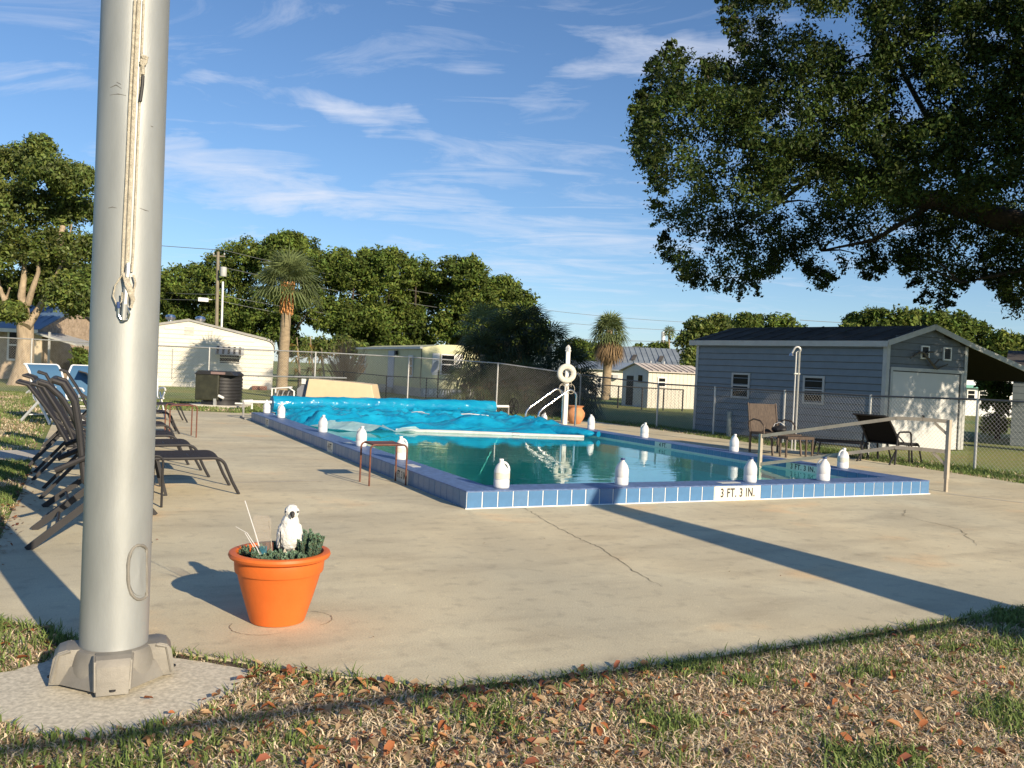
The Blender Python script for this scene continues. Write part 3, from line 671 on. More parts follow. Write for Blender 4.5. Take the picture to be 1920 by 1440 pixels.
# cast base: collar + four lobes
bs = MB(); bs.lathe([(.165,.022),(.160,.07),(.148,.125),(.141,.142),(.134,.146),(.126,.147)], 48, cap=False); base = bs.build('cast_base', m_cast, fp, smooth=30)
gd = [gp(95,1297,-.012), gp(210,1312,-.012), gp(315,1267,-.012)]
for k in range(4):
    a = math.atan2(gd[1].y-fpb.y, gd[1].x-fpb.x) + k*math.pi/2
    dx, dy = math.cos(a), math.sin(a); px_, py_ = -dy, dx
    b = MB(); secs = []
    for (r_, w, z) in ((.11,.062,.146),(.165,.062,.148),(.192,.060,.140),(.209,.057,.116),(.217,.055,.065),(.221,.055,.016)):
        secs.append([(dx*r_+px_*s*w, dy*r_+py_*s*w, z) for s in (-1,1)])
    vs = [p for s in secs for p in s] + [(dx*r_+px_*s*w, dy*r_+py_*s*w, .018) for (r_, w) in ((.11,.062),(.165,.062),(.192,.060),(.209,.057),(.217,.055),(.221,.055)) for s in (-1,1)]
    fs = [(2*i, 2*i+1, 2*i+3, 2*i+2) for i in range(5)] + [(2*i, 2*i+2, 12+2*i+2, 12+2*i) for i in range(5)] + [(2*i+1, 12+2*i+1, 12+2*i+3, 2*i+3) for i in range(5)] + [(12,13,15,14),(14,15,17,16),(16,17,19,18),(18,19,21,20),(20,21,23,22),(0,12,13,1)]
    b.add(vs, fs); b.build('base_lobe', m_cast, fp, bevel=.013, smooth=60)
    for s in (-1, 1):        # rib edges beside each lobe and the skirt between lobes
        MB().tube([(dx*.150+px_*s*.064, dy*.150+py_*s*.064, .143), (dx*.190+px_*s*.062, dy*.190+py_*s*.062, .132), (dx*.212+px_*s*.058, dy*.212+py_*s*.058, .03)], .007, 6).build('rib', m_cast, fp, smooth=True)
    a2 = a + math.pi/4; c1 = Vector((dx*.20+px_*.046, dy*.20+py_*.046)); d2x, d2y = math.cos(a+math.pi/2), math.sin(a+math.pi/2)
    c2 = Vector((d2x*.20-(-d2y)*.046, d2y*.20-d2x*.046))
    cm = (c1+c2)/2; cm = cm*1.0
    MB().prism([(c1.x, c1.y, .018),(c1.x*.86, c1.y*.86, .085),(c2.x*.86, c2.y*.86, .085),(c2.x, c2.y, .018)], (-cm.x*.35, -cm.y*.35, 0)).build('skirt', m_cast, fp, bevel=.004)
    MB().lathe([(.012,0),(.012,.006)], 10, (dx*.218, dy*.218, .03)).build('drain_hole', m_black, fp)
# hand hole cover with weld bead, on the camera's side
tocam = math.atan2(CAMY-fpb.y, CAMX-fpb.x)
def onpole(px, py, off=0.0):
    """point on the shaft surface seen at (px,py), pushed out by off"""
    d = ray(px, py); o_ = CAM - fpb
    dd = d - lean*d.dot(lean); oo = o_ - lean*o_.dot(lean)
    A2 = dd.dot(dd); B2 = 2*dd.dot(oo); C2 = oo.dot(oo) - (RP+off)**2
    disc = max(0, B2*B2-4*A2*C2); t = (-B2-math.sqrt(disc))/(2*A2); return o_ + d*t
b = MB(); cx, cy, hw, hh = 262, 1073, 19, 44; ring_pts = []
for i in range(28):
    a = 2*math.pi*i/28; X = cx + hw*math.cos(a)*(1 if abs(math.sin(a)) < 2 else 1); Y = cy + (hh if True else 0)*math.copysign(abs(math.sin(a))**.7, math.sin(a))
    ring_pts.append(onpole(min(X, 273.5), Y, .004))
b.add([tuple(p) for p in ring_pts] + [tuple(onpole(cx, cy, .006))], [(i, (i+1) % 28, 28) for i in range(28)])
b.build('access_cover', m_alu, fp)
MB().tube([onpole(min(cx+(hw+3)*math.cos(2*math.pi*i/40), 274.5), cy+(hh+7)*math.copysign(abs(math.sin(2*math.pi*i/40))**.7, math.sin(2*math.pi*i/40)), .002) for i in range(40)], [.0062*random.uniform(.75,1.2) for _ in range(40)], 8, closed=True).build('weld_bead', m_cast, fp, smooth=True)
m_mark = mat('scuff', (.16,.15,.14), .9, bump=0)
for pts in ([(219,154),(227,158)], [(207,164),(218,159),(228,166)], [(206,178),(222,176),(236,179)], [(203,390),(211,388),(219,390)], [(262,390),(272,394),(279,396)], [(283,236),(287,238)], [(240,1088),(252,1090)]):
    MB().tube([onpole(x, y, .0002) for x, y in pts], [.0006]+[.0016]*(len(pts)-2)+[.0006] if len(pts) > 2 else .001, 6).build('scratch', m_mark, fp)
# halyard, cleat, snap hook
hal = thing('halyard', 'doubled off-white halyard rope tied down to a cleat on the flagpole', 'rope', fpb)
def rp(pts, r_, nm, mt=m_rope, par=hal):
    P = [onpole(x, y, o_) for x, y, o_ in pts]
    Q = []
    for a, c in zip(P, P[1:]):
        for k in range(6): Q.append(a.lerp(c, k/6))
    Q.append(P[-1]); return MB().tube(Q, r_, 8).build(nm, mt, par, smooth=True)
for xs, r_ in ((((253,0),(249,90),(243,200),(238,320),(232,440),(229,520)), .0052), (((270,0),(266,95),(262,190),(258,280),(254,380),(250,470),(247,510)), .0042), (((261,0),(256,95),(251,200),(246,320),(241,430),(238,500)), .0075)):
    rp([(x, y, .006) for x, y in xs], r_, 'rope_fall')
m_strap = mat('flat_halyard', (.50,.46,.37), .85, scale=30, var=.12, bump=.3, bscale=200)
for k in range(3): rp([(265+2*k, 104+3*k, .012), (276-k, 108+4*k, .02), (268, 116+4*k, .014), (264, 112+3*k, .01)], .006, 'knot')
rp([(268,122,.012),(268,140,.012)], .007, 'rope_end'); rp([(268,142,.012),(267,160,.013),(263,190,.012)], .0065, 'taped_end', m_black)
cl_ = thing('cleat', 'grey metal cleat fixed to the flagpole with rope wrapped round it', 'cleat', fpb)
rp([(241,494,.022),(239,520,.028)], .009, 'upper_horn', m_galv, cl_); rp([(234,570,.028),(232,600,.022)], .009, 'lower_horn', m_galv, cl_); rp([(239,520,.02),(235,572,.02)], .011, 'cleat_bar', m_galv, cl_)
wr = thing('wrapped_rope', 'figure-of-eight rope wraps on the flagpole cleat', 'rope', fpb)
for k in range(4):
    rp([(230+2*k,512,.02),(236+3*k,535,.036),(247+1.5*k,562,.028),(247-k,577,.02)], .0042, 'wrap', m_rope, wr)
rp([(229,515,.02),(216,535,.014),(212,555,.012),(219,572,.014),(228,566,.02),(229,548,.03)], .0032, 'wrap', m_rope, wr)
rp([(250,515,.02),(254,530,.02),(248,558,.02)], .0035, 'wrap', m_rope, wr)
sn = thing('snap_hook', 'small steel snap hook hanging below the flagpole cleat', 'hook', fpb)
rp([(222,568,.016),(222,590,.014),(229,602,.014),(240,598,.016),(243,588,.02),(236,570,.02)], .0035, 'hook_body', m_steel, sn)
rp([(222,566,.02),(222,578,.02)], .006, 'swivel', m_cap, sn)
# ------------------------------------------------------------------ flower pot, plants, parrot
pc = gp(520, 1163, 0)
pot = thing('flower_pot', 'big orange plastic flower pot standing on the deck near the flagpole', 'flower pot', pc, .3)
MB().lathe([(.118,0),(.128,.004),(.134,.02),(.165,.12),(.188,.20),(.197,.238),(.199,.243),(.207,.246),(.210,.252),(.214,.30),(.213,.306),(.222,.308),(.236,.316),(.242,.328),(.238,.340),(.225,.345),(.208,.343),(.202,.33),(.196,.25)], 72, cap=False).build('pot_shell', m_terra, pot, smooth=28)
m_earth = mat('potting_soil', (.035,.022,.014), .95, scale=30, var=.5, bump=1, bscale=60, bdist=.02)
MB().lathe([(.198,.285),(.10,.292),(.001,.296)], 40, cap=False).build('soil', m_earth, pot, smooth=True)
m_succ = mat('grey_green_succulent', (.085,.15,.105), .6, scale=8, var=.25, bump=0, vcol=True, col2=(.15,.24,.16))
def succ(label, ox, oy, rad, h, stems, sc=1):
    V, F, Cc = [], [], []; o = 0
    h *= 1.3; t = thing('succulent', label, 'plant', (pc.x+ox, pc.y+oy, .295), 0, 'grey-green plants in the orange pot')
    st = MB()
    for s in range(stems):
        a = random.uniform(0, 6.28); r_ = rad*math.sqrt(random.random()); hh = h*random.uniform(.55, 1.05)*(1-.3*r_/rad)
        base = Vector((r_*.6*math.cos(a), r_*.6*math.sin(a), 0)); tip = Vector((r_*1.1*math.cos(a), r_*1.1*math.sin(a), hh))
        st.tube([base, base.lerp(tip,.6)+Vector((0,0,hh*.1)), tip], .0022, 5)
        nl = int(34*hh/.08)+14
        for k in range(nl):
            f = .2 + .8*k/nl; p = base.lerp(tip, f); az = k*2.4; el = .35+.8*f
            d = Vector((math.cos(az)*math.cos(el), math.sin(az)*math.cos(el), math.sin(el))); l = .017*sc*random.uniform(.7, 1.2); w = .0058*sc
            sx_ = d.cross(Vector((0,0,1))).normalized()*w; nn = sx_.cross(d).normalized()*.0022
            V += [p, p+d*l*.55+sx_, p+d*l, p+d*l*.55-sx_, p+d*l*.5+nn]; F += [(o,o+1,o+4),(o+1,o+2,o+4),(o+2,o+3,o+4),(o+3,o,o+4)]; o += 5
            br = random.uniform(.7, 1.3)*(.75+.45*f); Cc += [(br*random.uniform(.9,1.15), br, br*random.uniform(.85,1.1), 1)]*5
    link('foliage', np_mesh('foliage', [tuple(v) for v in V], F, m_succ, Cc), t); st.build('stems', m_rust, t)
cR = Vector((math.cos(-YAW), math.sin(-YAW), 0)); cF = Vector((math.sin(YAW), math.cos(YAW), 0))
def pr(r_, f): v = cR*r_ + cF*f; return v.x, v.y
succ('taller bushy grey-green succulent on the side of the pot behind the parrot figure', *pr(.125,.03), .075, .125, 60)
succ('low pale succulent in front of the parrot figure', *pr(.035,-.115), .05, .055, 34, 1.1)
succ('succulent mound beside the glass fan blades', *pr(-.085,-.085), .06, .06, 38)
succ('small succulent trailing over the pot rim', *pr(-.185,.02), .035, .045, 14)
succ('dark succulent between parrot figure and tall clump', *pr(.09,-.08), .05, .05, 26)
succ('grey-green succulent filling the front right of the pot', *pr(.10,-.13), .06, .05, 34)
succ('grey-green succulent filling the front left of the pot', *pr(-.02,-.15), .055, .045, 30)
succ('succulent hidden at the back of the pot', *pr(-.07,.10), .06, .05, 24)
# parrot figurine
def blob(name, ells, voxel, mt, parent, noise_=0, nscale=40, sm=True):
    bm = bmesh.new()
    for c, r_, rot in ells:
        Mx = Matrix.Translation(c) @ Matrix.Rotation(R(rot[0]), 4, 'X') @ Matrix.Rotation(R(rot[1]), 4, 'Y') @ Matrix.Diagonal((*r_, 1))
        bmesh.ops.create_uvsphere(bm, u_segments=24, v_segments=16, radius=1, matrix=Mx)
    me = bpy.data.meshes.new(name); bm.to_mesh(me); bm.free(); ob = link('tmp', me)
    md = ob.modifiers.new('r', 'REMESH'); md.mode = 'VOXEL'; md.voxel_size = voxel
    sm_ = ob.modifiers.new('s', 'SMOOTH'); sm_.iterations = 4
    dg = bpy.context.evaluated_depsgraph_get(); me2 = bpy.data.meshes.new_from_object(ob.evaluated_get(dg)); bpy.data.objects.remove(ob)
    me2.name = name
    if noise_:
        for v in me2.vertices:
            n_ = mnoise.noise(Vector((v.co.x*nscale, v.co.y*nscale, v.co.z*nscale*.45))); v.co += v.normal*(noise_*n_)
    me2.materials.clear(); me2.materials.append(mt)
    me2.polygons.foreach_set('use_smooth', [True]*len(me2.polygons))
    return link(name, me2, parent)
m_bird = mat('white_bird_paint', (.74,.73,.70), .7, scale=30, var=.06, bump=.9, bscale=110, bdist=.006)
px_, py_ = pr(.045, -.005)
bird = thing('parrot_figure', 'white parrot figurine with a dark beak perched in the orange pot', 'figurine', (pc.x+px_, pc.y+py_, .30), -YAW+.25)
blob('parrot_body', [((0,0,.115),(.048,.042,.075),(8,0)), ((0,-.004,.17),(.036,.034,.045),(0,0)), ((.004,-.008,.222),(.029,.033,.031),(0,0)), ((.004,-.012,.243),(.022,.022,.014),(0,0)), ((0,.03,.05),(.022,.018,.06),(-25,0)), ((0,.05,.02),(.014,.012,.035),(-25,0))], .0045, m_bird, bird, .004, 90)
for s in (-1, 1):
    blob('wing', [((s*.039,.008,.108),(.013,.030,.062),(10,-s*4)), ((s*.030,.026,.060),(.009,.016,.045),(24,-s*6))], .004, m_bird, bird, .003, 120)
    blob('claw', [((s*.018,-.018,.03),(.008,.010,.028),(0,0)), ((s*.018,-.03,.008),(.008,.018,.007),(0,0))], .004, m_rope, bird)
    MB().lathe([(.0005,-.0045),(.004,-.002),(.004,.002),(.0005,.0045)], 10, (.004+s*.024, -.030, .226), cap=False).build('eye', m_black, bird, smooth=True)
MB().tube([(.006,-.036,.222),(.007,-.049,.219),(.008,-.053,.209),(.008,-.048,.200)], [.010,.009,.006,.002], 10).build('beak', m_dark, bird, smooth=True)
bird.scale = (1.2, 1.2, 1.06)
# translucent fan blades / fibre strands
m_clear = bpy.data.materials.new('clear_plastic'); m_clear.use_nodes = True; t = m_clear.node_tree; t.nodes.clear()
o = t.nodes.new('ShaderNodeOutputMaterial'); ms = t.nodes.new('ShaderNodeMixShader'); ms.inputs[0].default_value = .08; tr = t.nodes.new('ShaderNodeBsdfTransparent'); gl = t.nodes.new('ShaderNodeBsdfPrincipled')
gl.inputs['Base Color'].default_value = (.85,.80,.74,1); gl.inputs['Roughness'].default_value = .25; tr.inputs[0].default_value = (.97,.95,.93,1)
t.links.new(tr.outputs[0], ms.inputs[1]); t.links.new(gl.outputs[0], ms.inputs[2]); t.links.new(ms.outputs[0], o.inputs[0])
px_, py_ = pr(-.045, -.10)
orn = thing('garden_stake', 'clear plastic garden stake with stiff pale strands in the orange pot', 'ornament', (pc.x+px_, pc.y+py_, .29), -YAW)
def blade(pts, w, nm, mt):
    b = MB(); V = []
    for i, p in enumerate(pts):
        p = Vector(p); ww = w[i] if isinstance(w, list) else w*(1-.6*i/len(pts)); V += [p+Vector((-ww,0,0)), p+Vector((ww,0,0)), p+Vector((ww,.0015,0)), p+Vector((-ww,.0015,0))]
    fs = []
    for i in range(len(pts)-1):
        for j in range(4): fs.append((i*4+j, i*4+(j+1) % 4, i*4+4+(j+1) % 4, i*4+4+j))
    b.add(V, fs + [(0,1,2,3)]); return b.build(nm, mt, orn)
blade([(0,0,0),(-.05,.01,.14),(-.112,.02,.30)], .0028, 'strand', m_white)
blade([(0,0,0),(-.04,.0,.08),(-.09,.0,.15),(-.145,.0,.178)], .0026, 'strand', m_white)
blade([(-.01,0,0),(-.06,.0,.09),(-.10,.0,.15)], .0022, 'strand', m_white)
blade([(.03,.03,0),(.02,.03,.10),(.0,.03,.21)], .0018, 'strand', m_rope)
blade([(.0,.03,0),(-.02,.03,.10),(-.03,.03,.215),(-.032,.03,.23)], [.018,.036,.044,.034], 'clear_panel', m_clear)
m_teal = mat('teal_plastic', (.05,.20,.27), .35, bump=0, trans=.2)
for k in range(5): blade([(.012*k/5,0,-.01),(-.012+.01*k/5*2,0,.05),(-.03+.02*k/5*2,.002*k,.09)], .003, 'stem', m_teal)
MB().box(-.012,.022,.05,.056,0,.10).build('back_plate', m_rust, orn)
MB().tube([(.06,.05,0),(.058,.05,.155)], .0022, 6).build('pin', m_dark, orn)

# ------------------------------------------------------------------ tables
def rtable(label, loc, rz, s=1, h=.43, w=.44, d=.36, mt=m_rust, top=None):
    t = thing('side_table', label, 'table', loc, rz, 'small metal tables on the deck')
    for yy in (-d/2, d/2):
        r_ = .05
        pts = [(-w/2, yy, 0), (-w/2, yy, h-r_)] + [tuple(q) for q in arc((-w/2+r_, yy, h-r_), r_, 180, 90, 4)] + [tuple(q) for q in arc((w/2-r_, yy, h-r_), r_, 90, 0, 4)] + [(w/2, yy, 0)]
        MB().tube(pts, .010, 8).build('leg_loop', mt, t, smooth=True)
    MB().box(-w/2+.035, w/2-.035, -d/2+.0, d/2-.0, h-.012, h+.006).build('table_top', top or mt, t, bevel=.004)
    return t
st = [gp(696,912,0), gp(676,903,0), gp(761,905,0), gp(739,900,0)]
cc = (st[0]+st[2]+Vector((st[0].x, st[0].y+.36, 0))+Vector((st[2].x, st[2].y+.36, 0)))/4
rtable('small rusty metal table standing beside the pool kerb', (-.235, 1.72, 0), 0, w=.40, d=.34)
rtable('low brown table among the far loungers behind the flagpole', (-1.75, 7.3, 0), .1, h=.5, w=.4)
rtable('dark square topped table in front of the nearest chaise', (-2.74, .74, 0), .1, h=.43, w=.40, d=.42, mt=m_dark, top=m_sling)

# ------------------------------------------------------------------ chaises and chairs
def sheet3(pts_a, pts_b, th, nm, mt, par, sag=0):
    """sling stretched between two rails (equal length point lists)"""
    n = len(pts_a); V = []; m_ = 5
    for i in range(n):
        a, c = Vector(pts_a[i]), Vector(pts_b[i])
        for k in range(m_):
            f = k/(m_-1); p = a.lerp(c, f); nx = Vector((0,0,1)); V.append(p - nx*(sag*4*f*(1-f)))
    V2 = [v - Vector((0,0,th)) for v in V]; b = MB(); b.v = [tuple(v) for v in V+V2]; o = n*m_
    for i in range(n-1):
        for k in range(m_-1):
            q = (i*m_+k, i*m_+k+1, (i+1)*m_+k+1, (i+1)*m_+k); b.f += [q, tuple(x+o for x in q)[::-1]]
    for i in range(n-1): b.f += [(i*m_, (i+1)*m_, (i+1)*m_+o, i*m_+o), (i*m_+m_-1, i*m_+m_-1+o, (i+1)*m_+m_-1+o, (i+1)*m_+m_-1)]
    for k in range(m_-1): b.f += [(k, k+o, k+1+o, k+1), ((n-1)*m_+k, (n-1)*m_+k+1, (n-1)*m_+k+1+o, (n-1)*m_+k+o)]
    b.mi = [0]*len(b.f); return b.build(nm, mt, par, smooth=40)
def chaise(label, loc, rz, ang=58, fr=m_dark, sl=m_sling, W=.60, group='grey sling chaises lined up along the deck', arms=False, back=.70, kx=1.0):
    t = thing('chaise_lounge', label, 'lounger', loc, rz, group)
    hw = W/2; ra, rb = [], []
    prof = [(-.02,.33),(.4*kx,.335),(.8*kx,.335),(1.08*kx,.34)] + [(q.x-1.10+1.10*kx, q.z) for q in arc((1.10,0,.225), .115, 90, 14, 5)]
    for s in (-1, 1):
        y = s*hw
        leg = [(x, y, z) for x, z in prof] + [(1.27-1.1+1.1*kx, y*.99, .12), (1.335-1.1+1.1*kx, y*.97, 0)]
        MB().tube(leg, .0145, 8).build('side_rail', fr, t, smooth=True)
        MB().bar((-.02, y, .32), (-.30, y*1.02, 0), .03, .018, (0,1,0)).build('leg', fr, t)
        MB().bar((.62*kx, y, .32), (.70*kx, y*1.0, 0), .026, .018, (0,1,0)).build('leg', fr, t)
        a = R(ang); bp_ = [(0,y,.345), (-.25*math.cos(a), y, .345+.25*math.sin(a)), (-.6*back*math.cos(a)-.02, y, .345+.6*back*math.sin(a)), (-back*.9*math.cos(a)-.07, y, .345+back*.93*math.sin(a)), (-back*math.cos(a)-.13, y, .345+back*.97*math.sin(a))]
        MB().tube(bp_, .015, 8).build('back_rail', fr, t, smooth=True)
        (ra if s < 0 else rb).extend(bp_)
        MB().bar((-.28*math.cos(a), y*.93, .345+.28*math.sin(a)), (.30, y*.93, .30), .02, .01, (0,1,0)).build('back_strut', fr, t)
        if arms:
            am = [(.42, y*1.08, 0), (.34, y*1.08, .44)] + [tuple(q) for q in arc((.26,y*1.08,.46), .08, 0, 90, 4)] + [tuple(q) for q in arc((-.02,y*1.08,.46), .08, 90, 180, 4)] + [(-.16, y*1.08, 0)]
            MB().tube(am, .016, 8).build('arm_loop', fr, t, smooth=True)
    sheet3([(x, -hw+.012, z+.012) for x, z in prof[:-1]], [(x, hw-.012, z+.012) for x, z in prof[:-1]], .004, 'seat_sling', sl, t, .012)
    sheet3([(p[0]+.012, p[1]+.012, p[2]) for p in ra], [(p[0]+.012, p[1]-.012, p[2]) for p in rb], .004, 'back_sling', sl, t, .0)
    for q0, q1, r_ in ((ra[-1], rb[-1], .014), ((0,-hw,.33),(0,hw,.33),.012), ((.9*kx,-hw,.33),(.9*kx,hw,.33),.010)): MB().tube([q0, q1], r_, 8).build('cross_bar', fr, t, smooth=True)
    return t
xf = -1.335
ch = [('chaise nearest the camera with its foot end just right of the flagpole', -1.80, 1.48, .0, 68), ('second chaise of the row counted from the flowerpot side', -1.92, 2.68, .02, 62), ('third chaise of the row, its foot end showing behind two others', -2.0, 3.85, -.02, 69),
      ('chaise with a white object lying by it further down the row', -1.95, 5.35, .03, 70), ('chaise beside the low brown table far down the row', -1.72, 8.05, .0, 66), ('last chaise of the row nearest the grass', -1.35, 10.6, .04, 55)]
for lab, fx, vy, rz, an in ch: chaise(lab, (fx+xf, vy, 0), rz, an)
def armchair(label, loc, rz, s=1.0, fr=m_dark, sl=m_sling, W=.60, ang=66, back=.72, group='grey folding sling armchairs'):
    t = thing('sling_chair', label, 'chair', loc, rz, group); hw = W/2; a = R(ang); A1, B1 = [], []
    for sg in (-1, 1):
        y = sg*hw; yo = sg*(hw+.03)
        bk = [(.50*s,y,.40), (.02,y,.37), (-.05,y,.42), (-.3*math.cos(a)-.05,y,.42+.35*math.sin(a)), (-back*.8*math.cos(a)-.05,y,.42+back*.8*math.sin(a)), (-back*math.cos(a)-.1,y,.40+back*1.0*math.sin(a)), (-back*math.cos(a)-.16,y,.40+back*1.03*math.sin(a))]
        MB().tube(bk, [.015,.015,.017,.02,.02,.02,.018], 8).build('side_frame', fr, t, smooth=True); (A1 if sg < 0 else B1).extend(bk)
        MB().bar((.42*s,yo,.52), (-.36,yo,0), .045, .022, (0,1,0)).build('rear_leg', fr, t)
        MB().bar((.0,yo*.99,.50), (.58*s,yo*.99,0), .042, .020, (0,1,0)).build('front_leg', fr, t)
        MB().tube([(-.22,yo,.50),(-.05,yo,.58),(.2,yo,.61),(.44*s,yo,.60),(.50*s,yo,.56)], .018, 8).build('arm', fr, t, smooth=True)
    sheet3([(p[0], p[1]+.01, p[2]+.01) for p in A1[:2]], [(p[0], p[1]-.01, p[2]+.01) for p in B1[:2]], .004, 'seat_sling', sl, t, .02)
    sheet3([(p[0]+.01, p[1]+.01, p[2]) for p in A1[2:]], [(p[0]+.01, p[1]-.01, p[2]) for p in B1[2:]], .004, 'back_sling', sl, t)
    for q0, q1, r_ in ((A1[-1], B1[-1], .017), ((-.2,-hw,.12),(-.2,hw,.12),.011), ((.25*s,-hw,.28),(.25*s,hw,.28),.011)): MB().tube([q0, q1], r_, 8).build('cross_bar', fr, t, smooth=True)
    return t
armchair('grey folding armchair closest to the flagpole with its rear leg on the flagpole shadow', (-3.06, -.60, 0), 0, s=.62, W=.62, back=.66, ang=82)
armchair('grey folding armchair just behind the front one, leaning lower', (-3.02, .46, 0), .05, s=.72, W=.52, ang=66, back=.66)
m_wfr = mat('white_powder_coat', (.72,.73,.73), .4, bump=0)
for lab, px, d_, rz in [('blue sling chair with a white frame and its back upright', 98, 15.3, R(-55)), ('low blue sling chair with a white frame turned to the lawn', 152, 15.8, R(-110)), ('blue sling chair half hidden by the flagpole', 268, 17.5, R(-80)), ('blue sling chair behind the dark chaises', 214, 16.5, R(-60))]:
    p = dp(px, 740, d_); armchair(lab, (p.x, p.y, 0), rz, s=.8, fr=m_wfr, sl=m_bsling, group='blue and white sling chairs', back=.62, ang=70)
# right side: wicker chair and black chaise
def wicker(label, loc, rz):
    t = thing('wicker_chair', label, 'chair', loc, rz); hw = .30
    m_f = mat('bronze_metal', (.09,.065,.05), .45, bump=0, metal=.3)
    for s in (-1, 1):
        y = s*hw
        MB().bar((.0,y,.0),(.0,y,.36), .032, .03,(0,1,0)).build('leg', m_f, t); MB().bar((.60,y,.36),(.66,y,0), .028, .028,(0,1,0)).build('leg', m_f, t)
        MB().bar((.98,y*.9,.36),(.98,y*.9,0), .026, .026,(0,1,0)).bar((.82,y*.9,.36),(.82,y*.9,0), .026, .026,(0,1,0)).build('leg', m_f, t)
        MB().tube([(-.02,y,.36),(-.10,y,.82),(-.12,y,.88)], .016, 8).build('back_post', m_f, t, smooth=True)
        MB().tube([(-.05,y,.42),(-.02,y*1.1,.55),(.12,y*1.12,.60),(.32,y*1.12,.58),(.42,y*1.12,.5),(.43,y*1.1,.36)], .014, 8).build('arm', m_f, t, smooth=True)
    MB().box(-.01,.66,-hw,hw,.33,.372).build('seat', m_woven, t, bevel=.006)
    MB().box(.74,1.02,-hw*.92,hw*.92,.31,.36).build('footstool_top', m_woven, t, bevel=.006)
    b = MB(); b.prism([(-.01,-hw+.02,.37),(-.11,-hw+.02,.87),(-.135,-hw+.02,.87),(-.035,-hw+.02,.37)], (0,2*hw-.04,0)); b.build('woven_back', m_woven, t, bevel=.006)
    return t
p1 = gp(1403,847,0); p2 = gp(1475,858,0)
wc_ = wicker('brown wicker chair with footstool standing between pool and blue shed', (p1.x+.34, p1.y-.02, 0), R(-96))
MB2 = thing('towel_bag', 'dark bag with white straps lying on the wicker chair', 'bag', Vector((p1.x+.34, p1.y-.02, .372)) + Vector((math.cos(R(-96))*.25-math.sin(R(-96))*.12, math.sin(R(-96))*.25+math.cos(R(-96))*.12, 0)), R(-96))
blob('bag_body', [((0,0,.06),(.16,.11,.065),(0,0)), ((.05,.02,.09),(.08,.08,.05),(0,20))], .012, m_black, MB2, .012, 15)
MB().tube([(-.06,-.1,.04),(-.05,-.06,.15),(.02,.0,.19),(.05,.07,.14),(.06,.1,.04)], .006, 6).build('strap', m_white, MB2, smooth=True)
m_blk = mat('black_sling', (.008,.0075,.008), .9, scale=200, var=.2, bump=.2, spec=.1)
p1 = gp(1648,878,0); p2 = gp(1705,880,0)
pb_ = gp(1668, 868, 0)
chaise('black sling recliner with arm loops seen through the tan handrail', (pb_.x-.12, pb_.y+.05, 0), R(12), 52, sl=m_blk, W=.56, group=None, arms=True, back=.60, kx=.52)
po_ = gp(1575, 856, 0); ot = thing('footrest', 'low black sling footrest left of the black recliner', 'footrest', (po_.x, po_.y, 0), R(-38))
MB().box(-.42,.42,-.27,.27,.26,.285).build('sling', m_blk, ot, bevel=.004)
for s in (-1, 1):
    MB().tube([(-.42,s*.28,.27),(.42,s*.28,.27)], .014, 8).build('side_rail', m_dark, ot)
    for x in (-.38, .38): MB().bar((x, s*.27, .27), (x*1.12, s*.28, 0), .026, .018, (0,1,0)).build('leg', m_dark, ot)

# ------------------------------------------------------------------ equipment at the far end
m_tank = mat('black_ribbed_plastic', (.022,.022,.024), .45, scale=12, var=.2, bump=.1)
m_olive = mat('olive_panel', (.030,.031,.018), .5, scale=8, var=.35, bump=.1)
tb = gp(415, 762, 0); tk = thing('pool_heater', 'black ribbed round pool heater with an olive front panel on a white slab', 'pool heater', (tb.x, tb.y, 0), -YAW)
pr_ = [(.50,.06),(.50,.14),(.47,.15),(.47,.18)]
for k in range(7): z = .19+k*.082; pr_ += [(.49,z),(.51,z+.01),(.51,z+.062),(.49,z+.072)]
pr_ += [(.50,.80),(.52,.81),(.52,.86),(.44,.90),(.001,.91)]
MB().lathe(pr_, 40, cap=False).build('ribbed_shell', m_tank, tk, smooth=30)
MB().box(-.50,.10,-.56,-.20,.17,.84).build('front_panel', m_olive, tk, bevel=.03)
MB().prism([(-.53,-.58,.82),(.50,-.58,.82),(.40,-.58,.92),(-.43,-.58,.92)], (0,.8,0)).build('panel_lid', m_tank, tk, bevel=.01)
MB().box(-.10,.26,-.60,-.579,.84,.90).build('sticker', mat('pinkish_label', (.22,.15,.14), .6, bump=0), tk)
MB().box(-.02,.05,-.575,-.50,.04,.22).build('strap', m_galv, tk); MB().tube([(.10,-.56,.30),(.24,-.56,.24)], .035, 8).build('drain_plug', m_whitep, tk)
MB().box(-.72,.62,-.62,.5,-.05,.055).build('slab', m_path, tk, bevel=.01)
pv = thing('pipework', 'white plastic pipe loop beside the black pool heater', 'pipes', gp(463, 768, 0), -YAW)
MB().tube([(-.10,0,0),(-.10,0,.22),(.12,0,.24),(.12,0,.02)], .026, 10).tube([(-.3,0,.14),(.1,0,.14)], .024, 8).build('pipe', m_whitep, pv, smooth=30)
bx = dp(630, 760, 20.0); eb = thing('equipment_cover', 'cream fibreglass cover with sloping grey end over the pool pump', 'pump cover', (bx.x, bx.y, 0), -YAW-.04)
m_cream = mat('cream_fibreglass', (.66,.53,.33), .55, scale=5, var=.05, bump=.05)
m_greyend = mat('grey_fibreglass', (.20,.21,.23), .6, scale=5, var=.1)
MB().prism([(-.76,0,0),(.92,0,0),(.92,0,.32),(.80,0,.80),(.4,0,.83),(-.66,0,.87),(-.76,0,.25)], (0,.75,0)).build('cover_shell', m_cream, eb, bevel=.015)
MB().prism([(-.765,.02,0),(-.97,.16,0),(-.97,.16,.62),(-.70,.16,.87),(-.665,.02,.865)], (0,.55,0)).build('end_panel', m_greyend, eb)
